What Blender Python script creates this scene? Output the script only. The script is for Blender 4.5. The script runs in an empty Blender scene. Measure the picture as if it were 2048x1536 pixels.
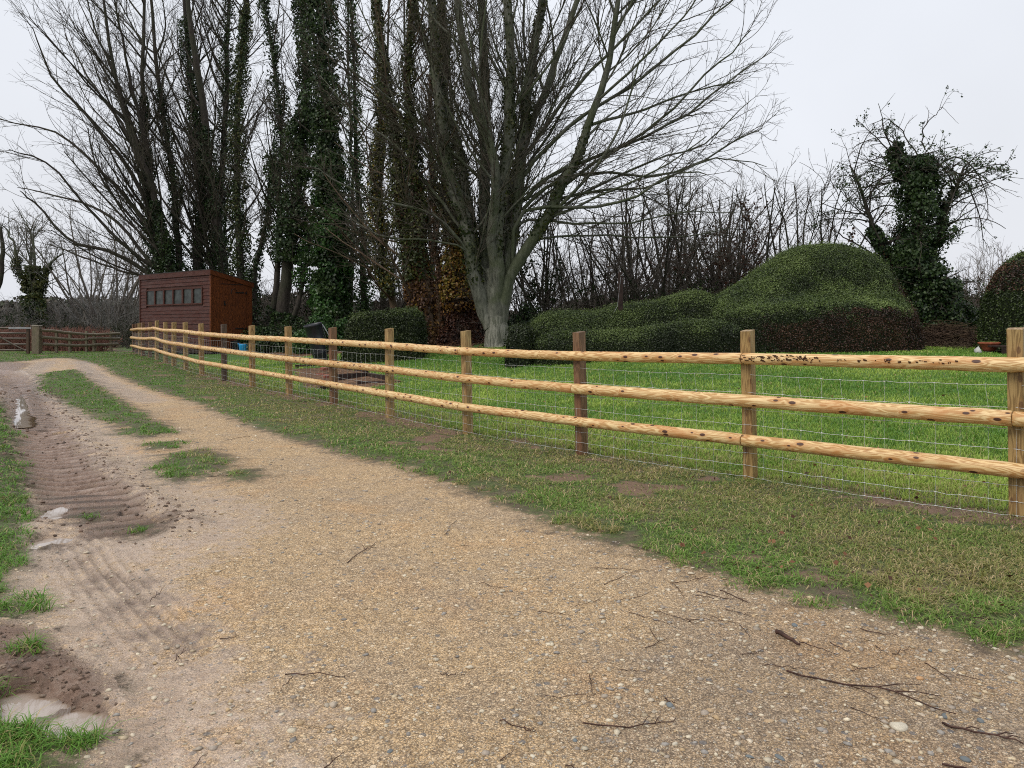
import bpy, math, random
import numpy as np
from mathutils import Vector
rng = np.random.default_rng(7)
random.seed(7)
C = bpy.context.scene.collection
F, HZ, EYE = 1450.0, 655.0, 1.2          # focal length and horizon row of the 2048 px photograph, eye height in metres

# ------------------------------------------------------------------ helpers: objects
def tag(o, label=None, cat=None, group=None, kind=None):
    if label: o['label'] = label
    if cat: o['category'] = cat
    if group: o['group'] = group
    if kind: o['kind'] = kind
    return o
def empty(name, loc=(0, 0, 0), rz=0):
    o = bpy.data.objects.new(name, None); C.objects.link(o)
    o.location = loc; o.rotation_euler = (0, 0, rz); o.empty_display_size = .1
    return o
def link(name, me, mat=None, parent=None):
    o = bpy.data.objects.new(name, me); C.objects.link(o)
    if mat: me.materials.append(mat)
    if parent: o.parent = parent
    return o
def npmesh(name, V, quads=None, tris=None, col=None, uv=None, smooth=False, attrs=None):
    """A mesh from numpy arrays: V (n,3), quads (q,4), tris (t,3), point colours, per-loop uv."""
    me = bpy.data.meshes.new(name)
    V = np.asarray(V, np.float32)
    nq = 0 if quads is None else len(quads); ntr = 0 if tris is None else len(tris)
    li = []
    if nq: li.append(np.asarray(quads, np.int32).ravel())
    if ntr: li.append(np.asarray(tris, np.int32).ravel())
    L = np.concatenate(li)
    me.vertices.add(len(V)); me.vertices.foreach_set('co', V.ravel())
    me.loops.add(len(L)); me.loops.foreach_set('vertex_index', L)
    me.polygons.add(nq + ntr)
    st = np.concatenate([np.arange(nq) * 4, nq * 4 + np.arange(ntr) * 3]).astype(np.int32)
    me.polygons.foreach_set('loop_start', st)
    me.update(calc_edges=True)
    if smooth: me.polygons.foreach_set('use_smooth', np.ones(nq + ntr, bool))
    if col is not None:
        c = np.ones((len(V), 4), np.float32); c[:, :3] = col
        a = me.attributes.new('Col', 'FLOAT_COLOR', 'POINT'); a.data.foreach_set('color', c.ravel())
    if attrs:
        for k, v in attrs.items():
            a = me.attributes.new(k, 'FLOAT', 'POINT'); a.data.foreach_set('value', np.asarray(v, np.float32))
    if uv is not None:
        u = me.uv_layers.new(name='UVMap'); u.data.foreach_set('uv', np.asarray(uv, np.float32).ravel())
    return me
class MB:
    """collects boxes / lathes / tubes for ONE small mesh"""
    def __init__(s): s.v = []; s.f = []
    def add(s, v, f):
        b = len(s.v); s.v += [tuple(map(float, p)) for p in v]; s.f += [tuple(i + b for i in q) for q in f]; return s
    def box(s, c, sz, rz=0, ry=0, rx=0, taper=1.0):
        from mathutils import Euler
        M = Euler((rx, ry, rz)).to_matrix(); v = []
        for z in (-.5, .5):
            t = taper if z > 0 else 1
            for x, y in ((-.5, -.5), (.5, -.5), (.5, .5), (-.5, .5)):
                v.append(M @ Vector((x * sz[0] * t, y * sz[1] * t, z * sz[2])) + Vector(c))
        return s.add(v, [(3, 2, 1, 0), (4, 5, 6, 7), (0, 1, 5, 4), (1, 2, 6, 5), (2, 3, 7, 6), (3, 0, 4, 7)])
    def tube(s, pts, rad, n=8, cap=True):
        P = np.array(pts, float); R = np.full(len(P), rad) if np.isscalar(rad) else np.array(rad, float)
        V, Q = tubes(P[None], R[None], n)
        s.add(V, Q)
        if cap:
            b = len(s.v) - len(V); s.f.append(tuple(b + i for i in range(n))[::-1]); s.f.append(tuple(b + len(V) - n + i for i in range(n)))
        return s
    def lathe(s, prof, n=24, c=(0, 0, 0)):
        v = [(c[0] + r * math.cos(6.28318 * k / n), c[1] + r * math.sin(6.28318 * k / n), c[2] + z) for r, z in prof for k in range(n)]
        f = [(i * n + k, i * n + (k + 1) % n, (i + 1) * n + (k + 1) % n, (i + 1) * n + k) for i in range(len(prof) - 1) for k in range(n)]
        return s.add(v, f)
    def build(s, name, mat, parent=None, bevel=0, smooth=False):
        me = bpy.data.meshes.new(name); me.from_pydata(s.v, [], s.f); me.update()
        if smooth: me.polygons.foreach_set('use_smooth', [True] * len(me.polygons))
        o = link(name, me, mat, parent)
        if bevel:
            m = o.modifiers.new('b', 'BEVEL'); m.width = bevel; m.segments = 2; m.limit_method = 'ANGLE'
        return o
def tubes(P, R, k):
    """batch of tubes: P (B,N,3), R (B,N) -> vertices, quads"""
    B, N, _ = P.shape
    T = np.gradient(P, axis=1); T /= np.linalg.norm(T, axis=2, keepdims=True) + 1e-9
    mean = T.mean(axis=1); ref = np.zeros((B, 3)); ref[np.arange(B), np.argmin(np.abs(mean), axis=1)] = 1
    U = np.cross(T, ref[:, None, :]); U /= np.linalg.norm(U, axis=2, keepdims=True) + 1e-9
    W = np.cross(T, U)
    a = np.arange(k) * 2 * np.pi / k
    V = P[:, :, None, :] + R[:, :, None, None] * (np.cos(a)[None, None, :, None] * U[:, :, None, :] + np.sin(a)[None, None, :, None] * W[:, :, None, :])
    i = np.arange(N - 1)[:, None]; j = np.arange(k)[None, :]
    q = np.stack([i * k + j, i * k + (j + 1) % k, (i + 1) * k + (j + 1) % k, (i + 1) * k + j], -1).reshape(-1, 4)
    Q = (q[None] + (np.arange(B) * N * k)[:, None, None]).reshape(-1, 4)
    return V.reshape(-1, 3), Q
def merge(parts):
    """parts: list of (V, Q) -> one (V, Q)"""
    vs, qs, b = [], [], 0
    for V, Q in parts: vs.append(V); qs.append(Q + b); b += len(V)
    return np.concatenate(vs), np.concatenate(qs)

# ------------------------------------------------------------------ helpers: noise and ground
_perm = rng.random((256, 256))
def vnoise(x, y, s=0):
    x = x + s * 17.3; y = y + s * 41.7
    xi = np.floor(x).astype(int); yi = np.floor(y).astype(int); fx = x - xi; fy = y - yi
    fx = fx * fx * (3 - 2 * fx); fy = fy * fy * (3 - 2 * fy)
    g = lambda a, b: _perm[a & 255, b & 255]
    return (g(xi, yi) * (1 - fx) + g(xi + 1, yi) * fx) * (1 - fy) + (g(xi, yi + 1) * (1 - fx) + g(xi + 1, yi + 1) * fx) * fy
def fbm(x, y, s=0, o=4):
    r = 0; a = .5; f = 1
    for k in range(o): r = r + a * (vnoise(x * f, y * f, s + k) - .5); a *= .5; f *= 2.03
    return r
def sstep(a, b, x):
    t = np.clip((x - a) / (b - a), 0, 1); return t * t * (3 - 2 * t)

# the line of the fence posts: (x, y, z of the post top), worked out from 1.8 m spacing
PPX = [2033, 1497, 1160, 933, 779, 666, 577, 504, 448, 402.5, 371, 348, 331, 313.6, 300, 286, 279, 273, 267]
PTOP = [657, 661, 664, 662, 657, 655, 653, 651, 648.6, 647, 644.5, 644.5, 644, 641, 644, 645, 646, 647, 648]
posts = []
d = 4.54; x = (PPX[0] - 1024) / F * d; posts.append((x, d))
for i, p in enumerate(PPX[1:], 1):
    s = 1.8 if i < 9 else 1.66
    k = (p - 1024) / F; X, D = posts[-1]
    a = k * k + 1; b = -2 * (k * X + D); c = X * X + D * D - s * s
    d = (-b + math.sqrt(b * b - 4 * a * c)) / 2 / a
    posts.append((k * d, d))
posts = [(x, y, EYE - (t - HZ) * y / F) for (x, y), t in zip(posts, PTOP)]
# one more post outside the frame on the right
posts.insert(0, (posts[0][0] + 1.24, posts[0][1] - 1.28, 1.21))
FL = np.array([(9.9, -3.0)] + [(p[0], p[1]) for p in posts] + [(-17.5, 31.5), (-24, 44)])
def polyline_sd(x, y, P):
    """distance to an open polyline, arc length along it, side (+ = right/behind)"""
    best = np.full(x.shape, 1e9); sgn = np.zeros(x.shape); arc = np.zeros(x.shape); acc = 0
    for (ax, ay), (bx, by) in zip(P[:-1], P[1:]):
        dx, dy = bx - ax, by - ay; L2 = dx * dx + dy * dy; L = math.sqrt(L2)
        t = np.clip(((x - ax) * dx + (y - ay) * dy) / L2, 0, 1)
        ex = x - ax - t * dx; ey = y - ay - t * dy; dd = ex * ex + ey * ey
        m = dd < best; best = np.where(m, dd, best)
        sgn = np.where(m, np.sign(dy * (x - ax) - dx * (y - ay)), sgn); arc = np.where(m, acc + t * L, arc); acc += L
    return np.sqrt(best), arc, sgn
def poly_sdf(x, y, P):
    """signed distance to a closed polygon, positive inside"""
    P = np.asarray(P); best = np.full(x.shape, 1e9); ins = np.zeros(x.shape, bool)
    for i in range(len(P)):
        ax, ay = P[i]; bx, by = P[(i + 1) % len(P)]
        dx, dy = bx - ax, by - ay; L2 = dx * dx + dy * dy + 1e-12
        t = np.clip(((x - ax) * dx + (y - ay) * dy) / L2, 0, 1)
        best = np.minimum(best, (x - ax - t * dx) ** 2 + (y - ay - t * dy) ** 2)
        if ay != by: ins ^= ((ay > y) != (by > y)) & (x < (bx - ax) * (y - ay) / (by - ay) + ax)
    return np.where(ins, 1, -1) * np.sqrt(best)
def zbase(x, y):
    """smooth lie of the land"""
    x = np.asarray(x, float); y = np.asarray(y, float)
    dd, _, sg = polyline_sd(x, y, FL); s = dd * sg
    z = .2 * sstep(11, 24, y) + .60 * sstep(.2, 9.5, s)
    z = z - .05 * np.exp(-((s / 1.5) ** 2)) * sstep(4, 7, y) * (1 - sstep(9, 12, y))
    z = z + .05 * fbm(x * .35, y * .35, 3, 2) * sstep(1, 4, np.abs(s))
    return z
def at(px, py, it=14):
    """the ground point seen at a photo pixel"""
    px = np.asarray(px, float); py = np.asarray(py, float); D = EYE * F / (py - HZ)
    for _ in range(it):
        z = zbase((px - 1024) / F * D, D); D = D * .5 + .5 * (EYE - z) * F / (py - HZ)
    return np.stack([(px - 1024) / F * D, D], -1)
def P3(px, py, Y):
    """a point at depth Y seen at a photo pixel"""
    return np.array([(px - 1024) / F * Y, Y, EYE - (py - HZ) * Y / F])
def A(*pp): a = np.array(pp, float).reshape(-1, 2); return at(a[:, 0], a[:, 1])

# outlines on the ground
verge_edge = A(2140,1345, 2048,1285, 1930,1268, 1800,1238, 1690,1205, 1560,1180, 1480,1160, 1400,1128, 1320,1110, 1230,1078, 1150,1062, 1060,1022, 960,985, 860,950, 790,925, 720,915, 660,895, 600,880, 500,848, 400,805, 300,775, 235,750, 205,730)
road_poly = np.concatenate([A(2600,1700), verge_edge, A(175,722, 140,716, 100,716, 40,722, -60,727, -60,780, 0,800, 12,830, 28,870, 38,930, 55,985, 45,1040, 35,1100, 6,1150, 2,1195, 30,1260, 90,1290, 130,1340, 205,1400, 190,1440, 150,1500, 160,1600, -200,2600, 2600,2600)])
lefttrack = A(-70,735, 20,745, 45,775, 60,830, 95,900, 130,960, 190,1015, 250,1060)
wheel2 = A(-60,1010, 60,1040, 150,1075, 215,1150, 280,1220, 350,1290)
centre_grass = [A(88,745, 150,738, 200,775, 250,805, 300,835, 352,862, 300,868, 240,852, 180,828, 120,800, 78,775), A(235,856, 330,852, 300,870, 245,868),
                A(300,885, 350,880, 345,893, 305,896), A(330,908, 400,897, 462,915, 455,932, 400,950, 345,960, 320,930), A(455,940, 500,935, 512,950, 480,958, 455,953),
                A(265,1045, 295,1043, 290,1058, 270,1060), A(175,1020, 190,1018, 186,1028)]
mud_spots = A(-40,1240, 60,1245, 130,1290, 190,1340, 215,1400, 180,1460, 60,1440, -40,1460)
puddle_polys = [A(14,1382, 40,1372, 70,1378, 98,1384, 112,1398, 104,1412, 84,1420, 74,1432, 46,1428, 22,1420),
                A(92,1442, 120,1428, 150,1420, 176,1422, 184,1436, 168,1452, 130,1456),
                A(60,1082, 95,1066, 130,1068, 112,1080, 80,1088), A(85,1022, 118,1006, 130,1012, 100,1030), A(36,790, 44,786, 52,815, 56,850, 46,852, 38,818)]
def ground_masks(x, y):
    dd, arc, sg = polyline_sd(x, y, FL); s = dd * sg
    rd = poly_sdf(x, y, road_poly)
    g = -rd
    for P in centre_grass: g = np.maximum(g, poly_sdf(x, y, P) * .8)
    ms = poly_sdf(x, y, mud_spots)
    td, ta, ts = polyline_sd(x, y, lefttrack)
    wd, wa, ws = polyline_sd(x, y, wheel2)
    return s, rd, g, ms, (td, ta, td * ts), (wd, wa, wd * ws)
def ribwave(x, y, T):
    ph = (T[1] + T[2] * .45) * 2 * np.pi / .21 + 4.2 * fbm(x * 1.6, y * 1.6, 2, 3)
    w = np.sin(ph); w = np.sign(w) * np.abs(w) ** .6
    end = sstep(8.0, 9.0, T[1]) if False else 1
    return w * np.exp(-(T[0] / .36) ** 4) * (.45 + 1.3 * np.clip(fbm(x * 1.1, y * 1.1, 27, 2) + .35, 0, 1)) * sstep(17, 14, y) * sstep(3.9, 4.7, y)
def zground(x, y, detail=True):
    x = np.asarray(x, float); y = np.asarray(y, float)
    z = zbase(x, y)
    s, rd, g, ms, T, W = ground_masks(x, y)
    near = 1 - sstep(20, 35, y)
    onroad = sstep(-.1, .25, rd)
    # verge sits a little above the worn track
    z = z + near * (.035 * sstep(-.25, .35, g) - .02)
    z = z + near * .05 * fbm(x * 1.3, y * 1.3, 5, 3) * sstep(-.1, .3, g) + near * .022 * fbm(x * 2.2, y * 2.2, 9, 4) * onroad
    # tractor rut with cross ribs on the left, car tread further on
    rut = np.exp(-(T[0] / .22) ** 2)
    fade = sstep(.2, 1.5, T[1])
    rib = ribwave(x, y, T)
    z = z - .04 * rut * fade * sstep(3.9, 5.0, y) + .019 * rib + .05 * np.exp(-((T[0] - .36) / .1) ** 2) * (.5 + 1.3 * fbm(x * 4, y * 4, 8, 3)) * near
    z = z - .012 * np.exp(-(W[0] / .13) ** 4) + .009 * np.sin(W[2] * 2 * np.pi / .055) * np.exp(-(W[0] / .17) ** 4) * (.6 + fbm(x * 5, y * 5, 4, 2) * 2) * (W[1] > 1.2)
    # churned mud round the puddles
    z = z + sstep(-.05, .12, ms) * (-.005 + .03 * fbm(x * 4, y * 4, 11, 2) + .075 * fbm(x * 13, y * 13, 12, 5))
    nq = .11 * fbm(x * 11, y * 11, 14, 4); qs = [poly_sdf(x, y, P) + .035 + nq for P in puddle_polys]; qm = np.max(qs, axis=0)
    z = np.where((qm < 0) & (qm > -.35), np.maximum(z, zbase(x, y) - .026), z)
    for i, q in enumerate(qs):
        k = .06 if i < 2 else .022
        z = z * (1 - sstep(-.04, .0, q)) + (zbase(x, y) - .03 - k * sstep(-.01, .05, q)) * sstep(-.04, .0, q)
    # soil thrown up along the fence and at the posts
    z = z + .05 * np.exp(-((s + .05) / .3) ** 2) * fbm(x * 3, y * 3, 6, 4) * near
    return z

# ------------------------------------------------------------------ helpers: materials
class G:
    def __init__(s, name, rough=.8, spec=.3):
        s.m = bpy.data.materials.new(name); s.m.use_nodes = True; s.t = s.m.node_tree; s.t.nodes.clear()
        s.out = s.t.nodes.new('ShaderNodeOutputMaterial'); s.b = s.t.nodes.new('ShaderNodeBsdfPrincipled')
        s.t.links.new(s.b.outputs[0], s.out.inputs[0]); s.set(s.b, 'Roughness', rough); s.set(s.b, 'Specular IOR Level', spec)
    def set(s, n, k, v):
        i = n.inputs[k]
        if isinstance(v, bpy.types.NodeSocket): s.t.links.new(v, i)
        elif isinstance(v, (tuple, list)) and len(v) == 3 and i.type == 'RGBA': i.default_value = (*v, 1)
        else: i.default_value = v
    def n(s, typ, outp=0, props=None, **kw):
        n = s.t.nodes.new('ShaderNode' + typ)
        for k, v in (props or {}).items(): setattr(n, k, v)
        for k, v in kw.items(): s.set(n, int(k[1:]) if k[0] == '_' else k.replace('_', ' '), v)
        return n.outputs[outp]
    def pos(s): return s.n('NewGeometry')
    def attr(s, a, o='Color'): 
        n = s.t.nodes.new('ShaderNodeAttribute'); n.attribute_name = a; return n.outputs[o]
    def math(s, op, a, b=0.0, c=0.0, clamp=False): return s.n('Math', 0, {'operation': op, 'use_clamp': clamp}, _0=a, _1=b, _2=c)
    def noise(s, vec, sc, det=4, rough=.5, dist=0.0, o=0): return s.n('TexNoise', o, None, Vector=vec, Scale=sc, Detail=det, Roughness=rough, Distortion=dist)
    def vor(s, vec, sc, feat='F1', o='Distance', rnd=1.0): return s.n('TexVoronoi', o, {'feature': feat}, Vector=vec, Scale=sc, Randomness=rnd)
    def scale(s, vec, v): return s.n('VectorMath', 0, {'operation': 'MULTIPLY'}, _0=vec, _1=v)
    def mix(s, f, a, b, typ='MIX'):
        n = s.t.nodes.new('ShaderNodeMix'); n.data_type = 'RGBA'; n.blend_type = typ; n.clamp_factor = True
        s.set(n, 0, f); s.set(n, 6, a); s.set(n, 7, b); return n.outputs[2]
    def ramp(s, f, stops):
        n = s.t.nodes.new('ShaderNodeValToRGB'); e = n.color_ramp.elements
        while len(e) < len(stops): e.new(.5)
        for q, (p, c) in zip(e, stops): q.position = p; q.color = (*((c,) * 3 if np.isscalar(c) else c), 1)
        s.set(n, 0, f); return n.outputs[0]
    def mr(s, v, a, b, c=0.0, d=1.0, smooth=True):
        return s.n('MapRange', 0, {'interpolation_type': 'SMOOTHSTEP' if smooth else 'LINEAR'}, _0=v, _1=a, _2=b, _3=c, _4=d)
    def bump(s, h, st=.5, dist=.01, nrm=None):
        n = s.t.nodes.new('ShaderNodeBump'); s.set(n, 'Strength', st); s.set(n, 'Distance', dist); s.set(n, 'Height', h)
        if nrm is not None: s.set(n, 'Normal', nrm)
        return n.outputs[0]
    def end(s, col=None, nrm=None, rough=None, **kw):
        if col is not None: s.set(s.b, 'Base Color', col)
        if nrm is not None: s.set(s.b, 'Normal', nrm)
        if rough is not None: s.set(s.b, 'Roughness', rough)
        for k, v in kw.items(): s.set(s.b, k.replace('_', ' '), v)
        return s.m
M = {}
def plain(name, col, rough=.7, spec=.3, var=.25, sc=20, bump=.2, **kw):
    g = G(name, rough, spec); p = g.n('TexCoord', 'Object')
    n = g.noise(p, sc, 5, .6); c = g.mix(g.mr(n, .3, .7), tuple(v * (1 - var) for v in col), tuple(min(1, v * (1 + var)) for v in col))
    M[name] = g.end(c, g.bump(n, bump, .005), **kw); return M[name]
# --- leaves, blades: colour per face from the mesh, a little light passes through
def leafmat(name, rough=.5, spec=.4, trans=.25):
    g = G(name, rough, spec); c = g.attr('Col'); g.set(g.b, 'Base Color', c)
    tr = g.t.nodes.new('ShaderNodeBsdfTranslucent'); g.set(tr, 'Color', c)
    mx = g.t.nodes.new('ShaderNodeMixShader'); g.set(mx, 0, trans); g.t.links.new(g.b.outputs[0], mx.inputs[1]); g.t.links.new(tr.outputs[0], mx.inputs[2])
    g.t.links.new(mx.outputs[0], g.out.inputs[0]); M[name] = g.m
leafmat('leaf', .45, .35, .2); leafmat('grass_blade', .5, .3, .35); leafmat('dry_leaf', .7, .2, .1)
# --- ground
def ground_material():
    g = G('ground', .8, .3); p = g.n('NewGeometry', 'Position')
    N1 = g.noise(p, .9, 5, .55); N2 = g.noise(p, 5, 6, .6); N3 = g.noise(p, 28, 5, .65); N4 = g.noise(p, 160, 3, .7)
    # gravel
    wp = g.n('VectorMath', 0, {'operation': 'ADD'}, _0=p, _1=g.scale(g.n('TexNoise', 1, None, Vector=p, Scale=60.0, Detail=2.0), (.012, .012, .012)))
    v1 = g.vor(wp, 150, o='Color'); v1s = g.n('SeparateColor', 0, None, Color=v1); v1t = g.n('SeparateColor', 1, None, Color=v1)
    v1d = g.vor(wp, 150); v3 = g.n('SeparateColor', 0, None, Color=g.vor(wp, 320, o='Color'))
    v2 = g.vor(p, 34); v2c = g.n('SeparateColor', 0, None, Color=g.vor(p, 34, o='Color')); v2b = g.n('SeparateColor', 1, None, Color=g.vor(p, 34, o='Color'))
    sand = g.ramp(g.math('ADD', g.math('MULTIPLY', N1, .6), g.math('MULTIPLY', N2, .4)), [(.32, (.27, .20, .145)), (.44, (.40, .295, .185)), (.54, (.54, .375, .185)), (.70, (.47, .32, .20))])
    gv = g.mix(g.mr(v1s, .45, 1.0, 0, .85, False), sand, g.mix(v1t, (.70, .52, .30), (.80, .70, .54)))
    gv = g.mix(g.mr(v1s, .42, .0, 0, .85, False), gv, g.mix(v1t, (.075, .06, .045), (.22, .16, .105)))
    gv = g.mix(g.math('MULTIPLY', g.mr(v1d, .38, .60), .65), gv, (.06, .045, .032))
    gv = g.mix(g.mr(v3, .75, 1.0, 0, .55), gv, (.78, .66, .46)); gv = g.mix(g.mr(v3, .25, .0, 0, .55), gv, (.09, .07, .05))
    light = g.math('MULTIPLY', g.mr(v2c, .80, .86), g.mr(v2, .36, .28))
    gv = g.mix(light, gv, g.mix(v2b, (.62, .50, .33), (.68, .60, .47)))
    dark = g.math('MULTIPLY', g.mr(v2c, .07, .04), g.mr(v2, .42, .32)); gv = g.mix(dark, gv, (.13, .14, .15))
    mott = g.noise(p, 26, 8, .85); gv = g.mix(g.mr(mott, .40, .60), g.mix(.30, gv, (.11, .085, .06)), g.mix(.14, gv, (.80, .62, .40)))
    pit = g.mr(N4, .30, .5); gv = g.mix(g.math('MULTIPLY', g.math('SUBTRACT', 1.0, pit), .55), gv, (.07, .055, .04))
    ptch = g.mr(g.noise(p, 2.1, 6, .65), .56, .72); gv = g.mix(g.math('MULTIPLY', ptch, .35), gv, (.17, .155, .145)); gold = g.mr(g.noise(p, 1.15, 4, .6), .50, .66); gv = g.mix(g.math('MULTIPLY', gold, .24), gv, g.mix(1.0, gv, (1.18, .86, .50), 'MULTIPLY'))
    gv = g.mix(1.0, gv, (1.40, 1.295, 1.19), 'MULTIPLY')
    gyF = g.attr('grey', 'Fac'); gv = g.mix(g.math('MULTIPLY', gyF, .75), gv, g.mix(1.0, gv, (.66, .68, .76), 'MULTIPLY'))
    # mud
    mudc = g.ramp(g.math('ADD', g.math('MULTIPLY', N2, .5), g.math('MULTIPLY', N3, .5)), [(.3, (.12, .072, .052)), (.5, (.31, .205, .15)), (.7, (.50, .38, .30))])
    pale = g.ramp(N3, [(.3, (.33, .245, .195)), (.6, (.56, .45, .37))])  # pale wet mud, with the wet sheen painted into its colour
    mud = g.attr('mud', 'Fac'); wet = g.attr('wet', 'Fac'); gr = g.attr('grassy', 'Fac'); scar = g.attr('scar', 'Fac'); cav = g.attr('cav', 'Fac'); lit = g.attr('litter', 'Fac'); lawn = g.attr('lawn', 'Fac')
    nz = g.math('SUBTRACT', g.math('ADD', g.math('MULTIPLY', N2, .6), g.math('MULTIPLY', N3, .4)), .5)
    paleF = g.mr(g.math('ADD', wet, g.math('MULTIPLY', nz, 1.8)), .3, .75)
    mudF = g.mr(g.math('ADD', mud, g.math('MULTIPLY', nz, 3.0)), .25, .85)
    col = g.mix(g.math('MULTIPLY', paleF, .7), gv, pale); mudc = g.mix(g.math('MULTIPLY', cav, .7), mudc, (.075, .048, .034)); col = g.mix(mudF, col, mudc); col = g.mix(g.math('MULTIPLY', cav, .28), col, (.13, .095, .07))  # groove mask darkens mud and gravel, painting shade into the ribs
    # soil and turf under the grass
    soil = g.ramp(N3, [(.3, (.07, .05, .032)), (.7, (.20, .145, .10))])
    turf = g.ramp(g.math('ADD', g.math('MULTIPLY', N3, .5), g.math('MULTIPLY', N4, .5)), [(.32, (.030, .045, .012)), (.5, (.065, .105, .022)), (.68, (.12, .17, .045))])
    turfl = g.ramp(g.math('ADD', g.math('MULTIPLY', N3, .5), g.math('MULTIPLY', N4, .5)), [(.32, (.03, .065, .012)), (.5, (.07, .15, .025)), (.68, (.11, .23, .04))])
    tf = g.mix(lawn, g.mix(g.mr(g.math('ADD', N2, g.math('MULTIPLY', N1, .5)), .62, .95), turf, soil), turfl)
    tf = g.mix(g.mr(g.math('ADD', scar, g.math('MULTIPLY', nz, 2.0)), .35, .65), tf, g.mix(N2, (.10, .065, .042), (.27, .17, .11)))
    grF = g.mr(g.math('ADD', gr, g.math('MULTIPLY', nz, 1.6)), .4, .6)
    edge = g.mr(g.math('ADD', gr, g.math('MULTIPLY', nz, 1.6)), .2, .5); col = g.mix(g.math('MULTIPLY', edge, .6), col, soil)
    col = g.mix(grF, col, tf)
    litc = g.ramp(g.vor(p, 22, o='Color'), [(.1, (.05, .03, .018)), (.5, (.14, .075, .04)), (.9, (.26, .15, .085))])
    col = g.mix(g.mr(g.math('ADD', lit, g.math('MULTIPLY', nz, 1.2)), .4, .6), col, litc)
    h = g.math('ADD', g.math('MULTIPLY', g.math('SUBTRACT', 1.0, v1d), .30), g.math('ADD', g.math('MULTIPLY', light, .5), g.math('ADD', g.math('MULTIPLY', N3, .8), g.math('MULTIPLY', N4, .5))))
    wetF = g.math('MULTIPLY', g.math('MAXIMUM', paleF, g.math('MULTIPLY', mudF, .8)), g.math('SUBTRACT', 1.0, grF))
    st = g.mr(wetF, 0, 1, 1.0, .75)
    rough = g.mr(g.math('ADD', wetF, g.math('MULTIPLY', nz, 1.3)), .2, .95, .70, .16)
    return g.end(col, g.bump(g.math('ADD', h, g.math('MULTIPLY', g.noise(p, 42, 8, .8), g.math('MULTIPLY', mudF, 3.0))), st, .016), rough)
M['ground'] = ground_material()
# --- water
g = G('puddle_water', .02, .9); p = g.n('NewGeometry', 'Position'); dp = g.attr('deep', 'Fac')
M['water'] = g.end(g.ramp(g.math('ADD', g.mr(dp, -.02, .055, 0, 1), g.math('MULTIPLY', g.math('SUBTRACT', g.noise(p, 14, 4), .5), .5)), [(.08, (.13, .085, .055)), (.35, (.27, .20, .15)), (.6, (.33, .265, .215)), (.95, (.36, .295, .245))]), g.bump(g.noise(p, 9, 2), .03, .003), None)
# --- wood of the new rails; uv: u metres along, v metres round
def pine(name, c1, c2, red, knots=1.0, sc=1.0, dark=0.0):
    g = G(name, .5, .12 if 'shed' in name else .35); uv = g.n('UVMap'); rnd = g.n('ObjectInfo', 'Random')
    off = g.n('CombineXYZ', 0, None, X=g.math('MULTIPLY', rnd, 37.0), Y=g.math('MULTIPLY', rnd, 11.0), Z=g.math('MULTIPLY', rnd, 5.0))
    v = g.n('VectorMath', 0, {'operation': 'ADD'}, _0=uv, _1=off)
    kv = g.scale(v, (5.5, 12.0, 1.0))
    kd = g.n('TexVoronoi', 'Distance', {'voronoi_dimensions': '2D'}, Vector=kv, Scale=1.0); kcol = g.n('SeparateColor', 0, None, Color=g.n('TexVoronoi', 'Color', {'voronoi_dimensions': '2D'}, Vector=kv, Scale=1.0))
    has = g.mr(kcol, .38, .42, 0, knots); ksz = g.mr(kcol, .5, 1.0, .07, .15, False)
    knot = g.math('MULTIPLY', has, g.mr(g.math('SUBTRACT', kd, ksz), 0.03, -.02))
    halo = g.math('MULTIPLY', has, g.mr(kd, .45, .08))
    bend = g.math('MULTIPLY', g.math('MULTIPLY', has, g.mr(kd, .6, .0)), .05)
    gu = g.scale(v, (1.1 * sc, 9.0 * sc, 1.0)); n1 = g.noise(gu, 1.0, 3, .55, .4)
    rings = g.math('ABSOLUTE', g.math('SINE', g.math('MULTIPLY', g.math('ADD', n1, bend), 52.0)))
    fine = g.noise(g.scale(v, (6, 320, 1)), 1.0, 3, .6)
    blot = g.noise(g.scale(v, (2.6, 7, 1)), 1.0, 5, .6)
    c = g.mix(g.math('MULTIPLY', g.mr(rings, .45, .98), .85), c1, c2)
    c = g.mix(g.math('MULTIPLY', g.mr(fine, .35, .7), .35), c, c2)
    c = g.mix(g.mr(blot, .50, .70, 0, .58), c, red)
    c = g.mix(g.math('MULTIPLY', halo, .45), c, red)
    grime = g.mr(g.noise(g.scale(v, (9, 22, 1)), 1.0, 6, .75), .60, .70, 0, .5); c = g.mix(grime, c, tuple(q * .35 for q in red))
    c = g.mix(knot, c, (.075, .03, .018))
    if dark: c = g.mix(dark, c, (.06, .035, .022))
    c = g.mix(g.mr(rnd, 0, 1, .0, .55, False), c, g.mix(1.0, c, (.86, .74, .62), 'MULTIPLY'))
    geo = g.n('NewGeometry', 'Normal'); up = g.n('SeparateXYZ', 2, None, Vector=geo)
    h = g.math('ADD', g.math('MULTIPLY', rings, .25), g.math('ADD', g.math('MULTIPLY', fine, .5), g.math('MULTIPLY', knot, .6)))
    M[name] = g.end(c, g.bump(h, .35, .004), g.mr(blot, .3, .7, .36, .58))
pine('new_rail_wood', (.84, .64, .34), (.46, .25, .085), (.50, .20, .06))
pine('treated_post_wood', (.40, .28, .12), (.19, .12, .045), (.24, .12, .05), .6, .7)
pine('brown_post_wood', (.21, .12, .065), (.11, .06, .03), (.17, .07, .035), .6, .7)
pine('dark_post_wood', (.10, .065, .04), (.05, .032, .02), (.07, .04, .025), .5, .7)
pine('shed_board', (.098, .042, .030), (.042, .014, .012), (.07, .022, .018), .4, .8)
pine('shed_end_board', (.21, .066, .023), (.065, .022, .011), (.10, .032, .015), .8, .8)
pine('gate_bar_wood', (.12, .095, .07), (.06, .048, .036), (.06, .06, .035), .3, .8)
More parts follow.
